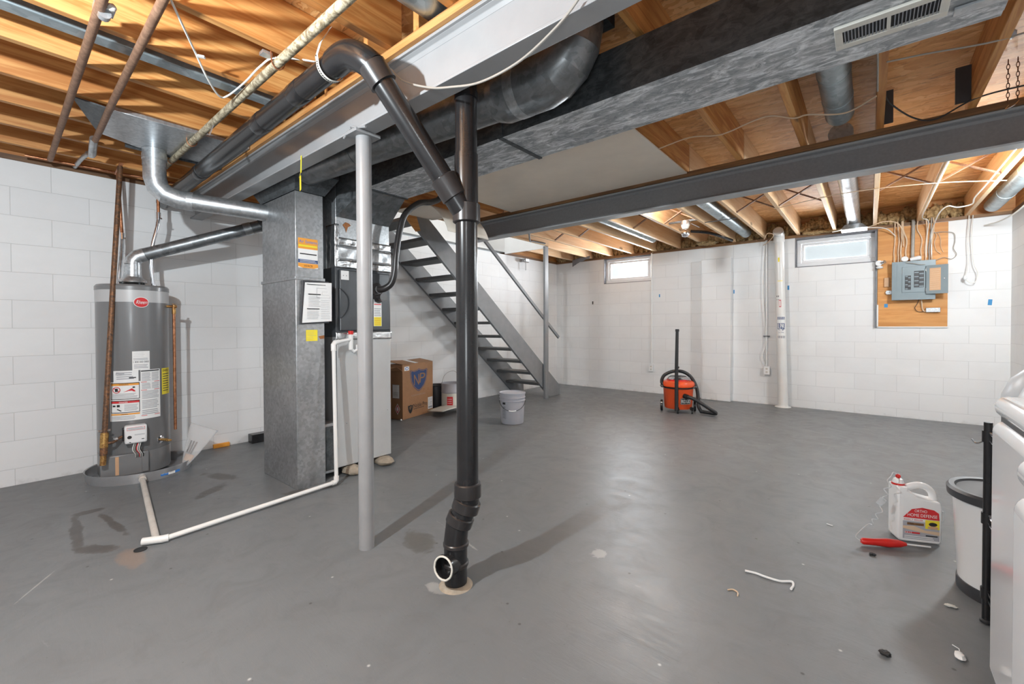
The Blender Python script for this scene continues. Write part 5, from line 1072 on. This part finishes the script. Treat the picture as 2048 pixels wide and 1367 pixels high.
tape(-.887, 1.674, .022, .06, 'blue tape scrap right of the vent pipe'); tape(1.042, 1.398, .032, .065, 'blue tape scrap on the wall right of the plywood board', .08)
tape(-2.725, 1.647, .018, .05, 'blue tape scrap left of the chase'); tape(-1.585, 1.654, .016, .055, 'blue tape scrap just right of the chase')
MB().box((.138, YB-.0185, 1.365), (.172, YB-.0162, 1.41), 'tape_blue').build('masking_tape', label='blue tape scrap on the plywood board', cat='tape')
b = MB(); b.box((-3.99, YB-.01, 1.545), (-3.975, YB, 1.60), 'ink'); b.build('wall_hook', label='tiny dark hook on the back wall near the left corner', cat='hook')

# ================================================================== CHAIN ON THE DARK BEAM
t = thing('hanging_chain', 'rusty chain hanging from a joist onto the dark beam at right', 'chain', (.6, 3.6, 2.34))
for sx in (-.018, .018):
    for i in range(9):
        z = 2.60-i*.026; b = MB(); pts = [V(.60+sx+(.006*math.cos(a) if i % 2 else 0), 3.615+(0 if i % 2 else .006*math.cos(a)), z+.016*math.sin(a)) for a in [2*math.pi*k/12 for k in range(13)]]
        b.tube(pts, .0018, 'iron', 6); b.build('chain_link', t)
b = MB(); b.tube(catmull([(.62, 3.60, 2.37), (.60, 3.58, 2.345), (.57, 3.59, 2.335), (.585, 3.61, 2.36)], 5), .003, 'chrome', 6); b.build('hook', t)
b = MB(); b.blob((.495, 3.05, 2.50), (.022, .022, .02), 'bucket', .3); b.build('blue_fitting', label='small blue grey fitting on the joist left of the chain', cat='fitting')
for x, y in ((.07, 3.58), (.40, 3.52)):
    MB().box((x-.034, y-.01, 2.402), (x+.034, y+.01, 2.60), 'darkgrey').build('joist_hanger', label='dark vertical strip beside the joist %s' % ('right of the round duct' if x < .2 else 'left of the chain'), cat='strip')

# ================================================================== LAUNDRY CORNER
# weed killer jug
o = V(.121, 3.074, 0); u = V(.925, .38, 0).normalized(); n = V(u.y, -u.x, 0)  # n faces the room
t = thing('pest_spray_jug', 'white plastic jug with a red label standing beside the white bin', 'jug', tuple(o+u*.09))
b = MB(); TH = .10
body = [(.012, 0), (.178, 0), (.190, .012), (.192, .19), (.184, .222), (.165, .222), (.085, .240), (.060, .266), (.046, .272), (.046, .288), (0, .288), (0, .012)]
b.prism([o+u*x+V(0, 0, z)+n*.0 for x, z in body], -n*TH, 'white'); b.build('jug_body', t, bevel=.008)
b = MB(); b.tube(catmull([o+u*.045+V(0, 0, .262)-n*.05, o+u*.075+V(0, 0, .280)-n*.05, o+u*.115+V(0, 0, .291)-n*.05, o+u*.150+V(0, 0, .280)-n*.05, o+u*.172+V(0, 0, .25)-n*.05, o+u*.176+V(0, 0, .20)-n*.05], 6), .017, 'white', 14); b.build('jug_handle', t)
b = MB(); cc = o+u*.023-n*.05; b.lathe(cc+V(0, 0, .286), [(.026, 0), (.026, .012), (.02, .03), (.014, .034)], 'white', 20); b.build('spout', t)
b = MB(); b.lathe(cc+V(0, 0, .287), [(.0285, 0), (.0285, .009)], 'red_plastic', 24); b.build('red_collar', t)
b = MB(); b.blob(cc+V(0, 0, .330), .012, 'red_plastic', 0); b.build('red_nozzle', t)
b = Print(plane_map(o+n*.001, u, (0, 0, 1)))
rp = [(.022, .130), (.060, .176), (.105, .188), (.155, .180), (.175, .165), (.178, .128)]
b.poly(rp, 'red', 2); b.rect(.022, .115, .110, .128, 'paper', 1); b.rect(.022, .018, .178, .112, 'bucket', 1); b.rect(.118, .080, .178, .126, 'yellow', 2)
b.text('ORTHO', .072, .162, .125, .176, 'paper', 3); b.text('HOME DEFENSE', .042, .138, .168, .154, 'paper', 3); b.text('INSECT KILLER', .026, .116, .108, .125, 'red', 3)
b.poly([(.022, .085), (.07, .088), (.115, .07), (.178, .068), (.178, .05), (.10, .058), (.022, .072)], 'wire_tan', 3); b.rect(.04, .092, .112, .105, 'old_plate', 3); b.ell(.15, .105, .018, .010, 'ink', 4); b.ell(.15, .088, .022, .008, 'tan_label', 4)
b.rect(.03, .048, .095, .056, 'red', 4); b.text('KILLS', .03, .048, .06, .056, 'paper', 5); b.rect(.12, .04, .17, .046, 'ink', 4); b.lines(.028, .02, .17, .038, 2, 'paper', 4)
b.build('front_label', t, label='red and yellow front label')
b = MB(); b.tube([o+u*.196+V(0, 0, .17)-n*.03, o+u*.206+V(0, 0, .168)-n*.03, o+u*.208+V(0, 0, .12)-n*.03, o+u*.198+V(0, 0, .115)-n*.03], .006, 'white', 10); b.build('wand_clip', t)
t = thing('spray_wand', 'red spray wand lying on the floor with a curly clear hose', 'sprayer', (.06, 2.94, 0))
b = MB(); w0, w1 = V(-.028, 2.888, .022), V(.150, 2.985, .024); P = [w0.lerp(w1, f) for f in (0, .04, .3, .6, .85, 1)]; b.tube(P, [.010, .016, .017, .022, .018, .009], 'red_plastic', 16); b.build('wand_grip', t)
MB().tube([w1, V(.245, 3.035, .02)], .004, 'white', 10).build('wand_tube', t)
hp = [cc+V(0, 0, .338), cc+V(-.02, -.02, .352), V(.092, 3.03, .350), V(.077, 3.02, .325)]
zig = [(.091, .305), (.063, .281), (.079, .259), (.058, .235), (.066, .215), (.048, .187), (.058, .165), (.030, .138), (.040, .12), (.015, .105), (.022, .085), (.0, .075)]
for i, (x, z) in enumerate(zig): hp.append(V(x, 3.0+(.012 if i % 2 else -.012), z))
hp += [V(-.035, 2.93, .055), V(-.05, 2.895, .035), V(-.03, 2.888, .022)]
MB().tube(catmull(hp, 6), .0024, 'clear', 7).build('curly_hose', t)
b = MB(); b.box((.038, 2.99, .195), (.066, 3.0, .235), 'clear', Matrix.Rotation(R(30), 3, 'Y')); b.build('hose_clip', t)
# step bin
t = thing('waste_bin', 'white oval bin with a dark lid beside the black wire shelf', 'bin', (.43, 2.70, 0))
c = (.435, 2.715, 0)
b = MB(); b.lathe(c, [(0, .02), (.128, .02), (.130, .045), (.148, .405), (.15, .41)], 'white', 48, sx=1.0, sy=1.15); b.build('bin_body', t)
b = MB(); b.lathe(c, [(.0, 0), (.132, 0), (.135, .01), (.134, .05), (.128, .052)], 'darkgrey', 48, sx=1.0, sy=1.15); b.build('bin_base', t)
b = MB(); b.lathe(c, [(.152, .402), (.166, .408), (.168, .438), (.160, .448), (.142, .446), (.136, .438), (0, .440)], 'darkgrey', 48, sx=1.0, sy=1.15); b.build('bin_lid', t)
# wire shelf
t = thing('wire_shelf', 'low black posted wire shelf between the bin and the washer', 'shelf', (.6, 2.27, 0))
for x, y in ((.352, 2.432), (.352, 2.12), (.86, 2.432), (.86, 2.12)):
    MB().tube([(x, y, .012), (x, y, .775)], .0125, 'black', 16).build('shelf_post', t)
    b = MB(); b.lathe((x, y, 0), [(.010, 0), (.018, .004), (.018, .012), (.012, .018)], 'rubber', 14); b.build('foot', t)
for z in (.13, .42, .735):
    b = MB()
    for dz in (0, -.028): b.tube([(.352, 2.12, z+dz), (.352, 2.432, z+dz), (.86, 2.432, z+dz), (.86, 2.12, z+dz), (.352, 2.12, z+dz)], .003, 'chrome' if z > .4 else 'black', 8)
    for i in range(18): y = 2.135+i*.017; b.tube([(.352, y, z+.004), (.86, y, z+.004)], .0018, 'chrome' if z > .4 else 'black', 6)
    for x, y in ((.352, 2.432), (.352, 2.12)): b.cyl((x, y, z-.035), (x, y, z+.008), .017, 'black', 14)
    b.build('wire_shelf_tier', t)
b = MB(); b.tube(catmull([(.348, 2.452, .70), (.325, 2.462, .685), (.312, 2.466, .70)], 5), .003, 'chrome', 6); b.build('side_hook', t)
# appliances
def appliance(nm, x0, x1, y0, y1, h, label, lidm=True):
    t = thing(nm, label, 'washer' if 'wash' in nm else 'dryer', ((x0+x1)/2, (y0+y1)/2, 0))
    MB().box((x0, y0, .03), (x1, y1, h-.075), 'enamel').build('cabinet', t, bevel=.035)
    for mo in t.children[0].modifiers: mo.segments = 6
    b = MB(); b.box((x0+.02, y0+.02, h-.085), (x1-.02, y1-.02, h-.06), 'darkgrey'); b.build('lid_gap', t)
    o_ = MB().box((x0+.004, y0+.004, h-.066), (x1-.004, y1-.004, h), 'enamel').build('top_lid', t, bevel=.03)
    for mo in o_.modifiers: mo.segments = 6
    MB().box((x1-.13, y0+.02, h-.002), (x1-.02, y1-.02, h+.11), 'enamel').build('control_console', t, bevel=.02)
    for (xx, yy) in ((x0+.06, y0+.06), (x0+.06, y1-.06), (x1-.06, y0+.06), (x1-.06, y1-.06)): MB().cyl((xx, yy, 0), (xx, yy, .035), .018, 'rubber', 12).build('foot', t)
    return t
appliance('washing_machine', .300, 1.02, 1.38, 2.045, .925, 'glossy white washing machine beside the wire shelf, the farther appliance')
appliance('clothes_dryer', .226, .95, .68, 1.345, .885, 'glossy white appliance at the right edge, nearer the camera than the washing machine')
# bottles behind
MB().box((.50, 2.93, 0), (.86, 3.28, .60), 'white').build('white_cabinet', label='plain white cabinet under the large bottles behind the bin', cat='cabinet', bevel=.006)
def bottle(c, r, h, label):
    t = thing('water_bottle', label, 'bottle', c); b = MB()
    b.lathe(c, [(0, .002), (r*.80, .002), (r*.92, .02), (r, h*.35), (r*.98, h*.55), (r*.80, h*.75), (r*.45, h*.90), (r*.40, h*.92)], 'hazy_jug', 40); b.build('bottle_body', t, smooth=60)
    b = MB()
    for z in (.92, .955): b.lathe((c[0], c[1], c[2]+h*z), [(r*.44, -.006), (r*.48, 0), (r*.44, .006)], 'hazy_jug', 30)
    b.lathe((c[0], c[1], c[2]+h*.9), [(r*.42, 0), (r*.42, h*.1), (r*.40, h*.1)], 'hazy_jug', 30); b.build('neck_rings', t)
bottle((.645, 3.10, .602), .158, .385, 'large hazy round water bottle behind the washing machine, the left one')
bottle((.505, 2.28, .744), .11, .26, 'smaller hazy water bottle standing on top of the wire shelf')

# ================================================================== LITTER ON THE FLOOR
def scrap(name, pts, r, m, label, cat='debris'): MB().tube(catmull([V(*p) for p in pts], 5), r, m, 7).build(name, label=label, cat=cat)
scrap('paper_strip', [(-.441, 2.233, .006), (-.40, 2.245, .004), (-.36, 2.237, .006), (-.303, 2.244, .004), (-.262, 2.268, .006), (-.252, 2.24, .005), (-.256, 2.202, .006)], .005, 'paper', 'twisted white strip lying on the open floor')
scrap('small_curl', [(-.468, 2.028, .003), (-.45, 2.045, .003), (-.43, 2.035, .003), (-.425, 2.01, .003)], .003, 'wire_tan', 'small tan curl left of the twisted white strip')
b = MB(); b.blob((.247, 2.12, .008), (.014, .026, .008), 'paper', .3, 3, seed=3); b.tube([(.25, 2.14, .006), (.25, 2.17, .005), (.235, 2.185, .004)], .0015, 'paper', 6); b.build('paper_tag', label='white crumpled tag on the floor in front of the washing machine', cat='debris')
b = MB(); b.blob((.262, 2.483, .005), (.02, .01, .005), 'offwhite', .5, 3, seed=8); b.build('pale_chip', label='pale chip on the floor in front of the bin', cat='debris')
b = MB(); b.blob((.048, 1.973, .008), (.016, .013, .008), 'ink', .5, 3, seed=5); b.build('dark_clump', label='dark fluff clump on the floor near the bottom right', cat='debris')
b = MB(); b.blob((.018, 2.795, .006), (.014, .010, .006), 'ink', .5, 3, seed=6); b.build('dark_clump', label='dark fluff clump below the red spray wand', cat='debris')
scrap('pale_splinter', [(-.185, 3.066, .003), (-.155, 3.058, .003)], .0035, 'paper', 'white splinter on the floor left of the spray hose')
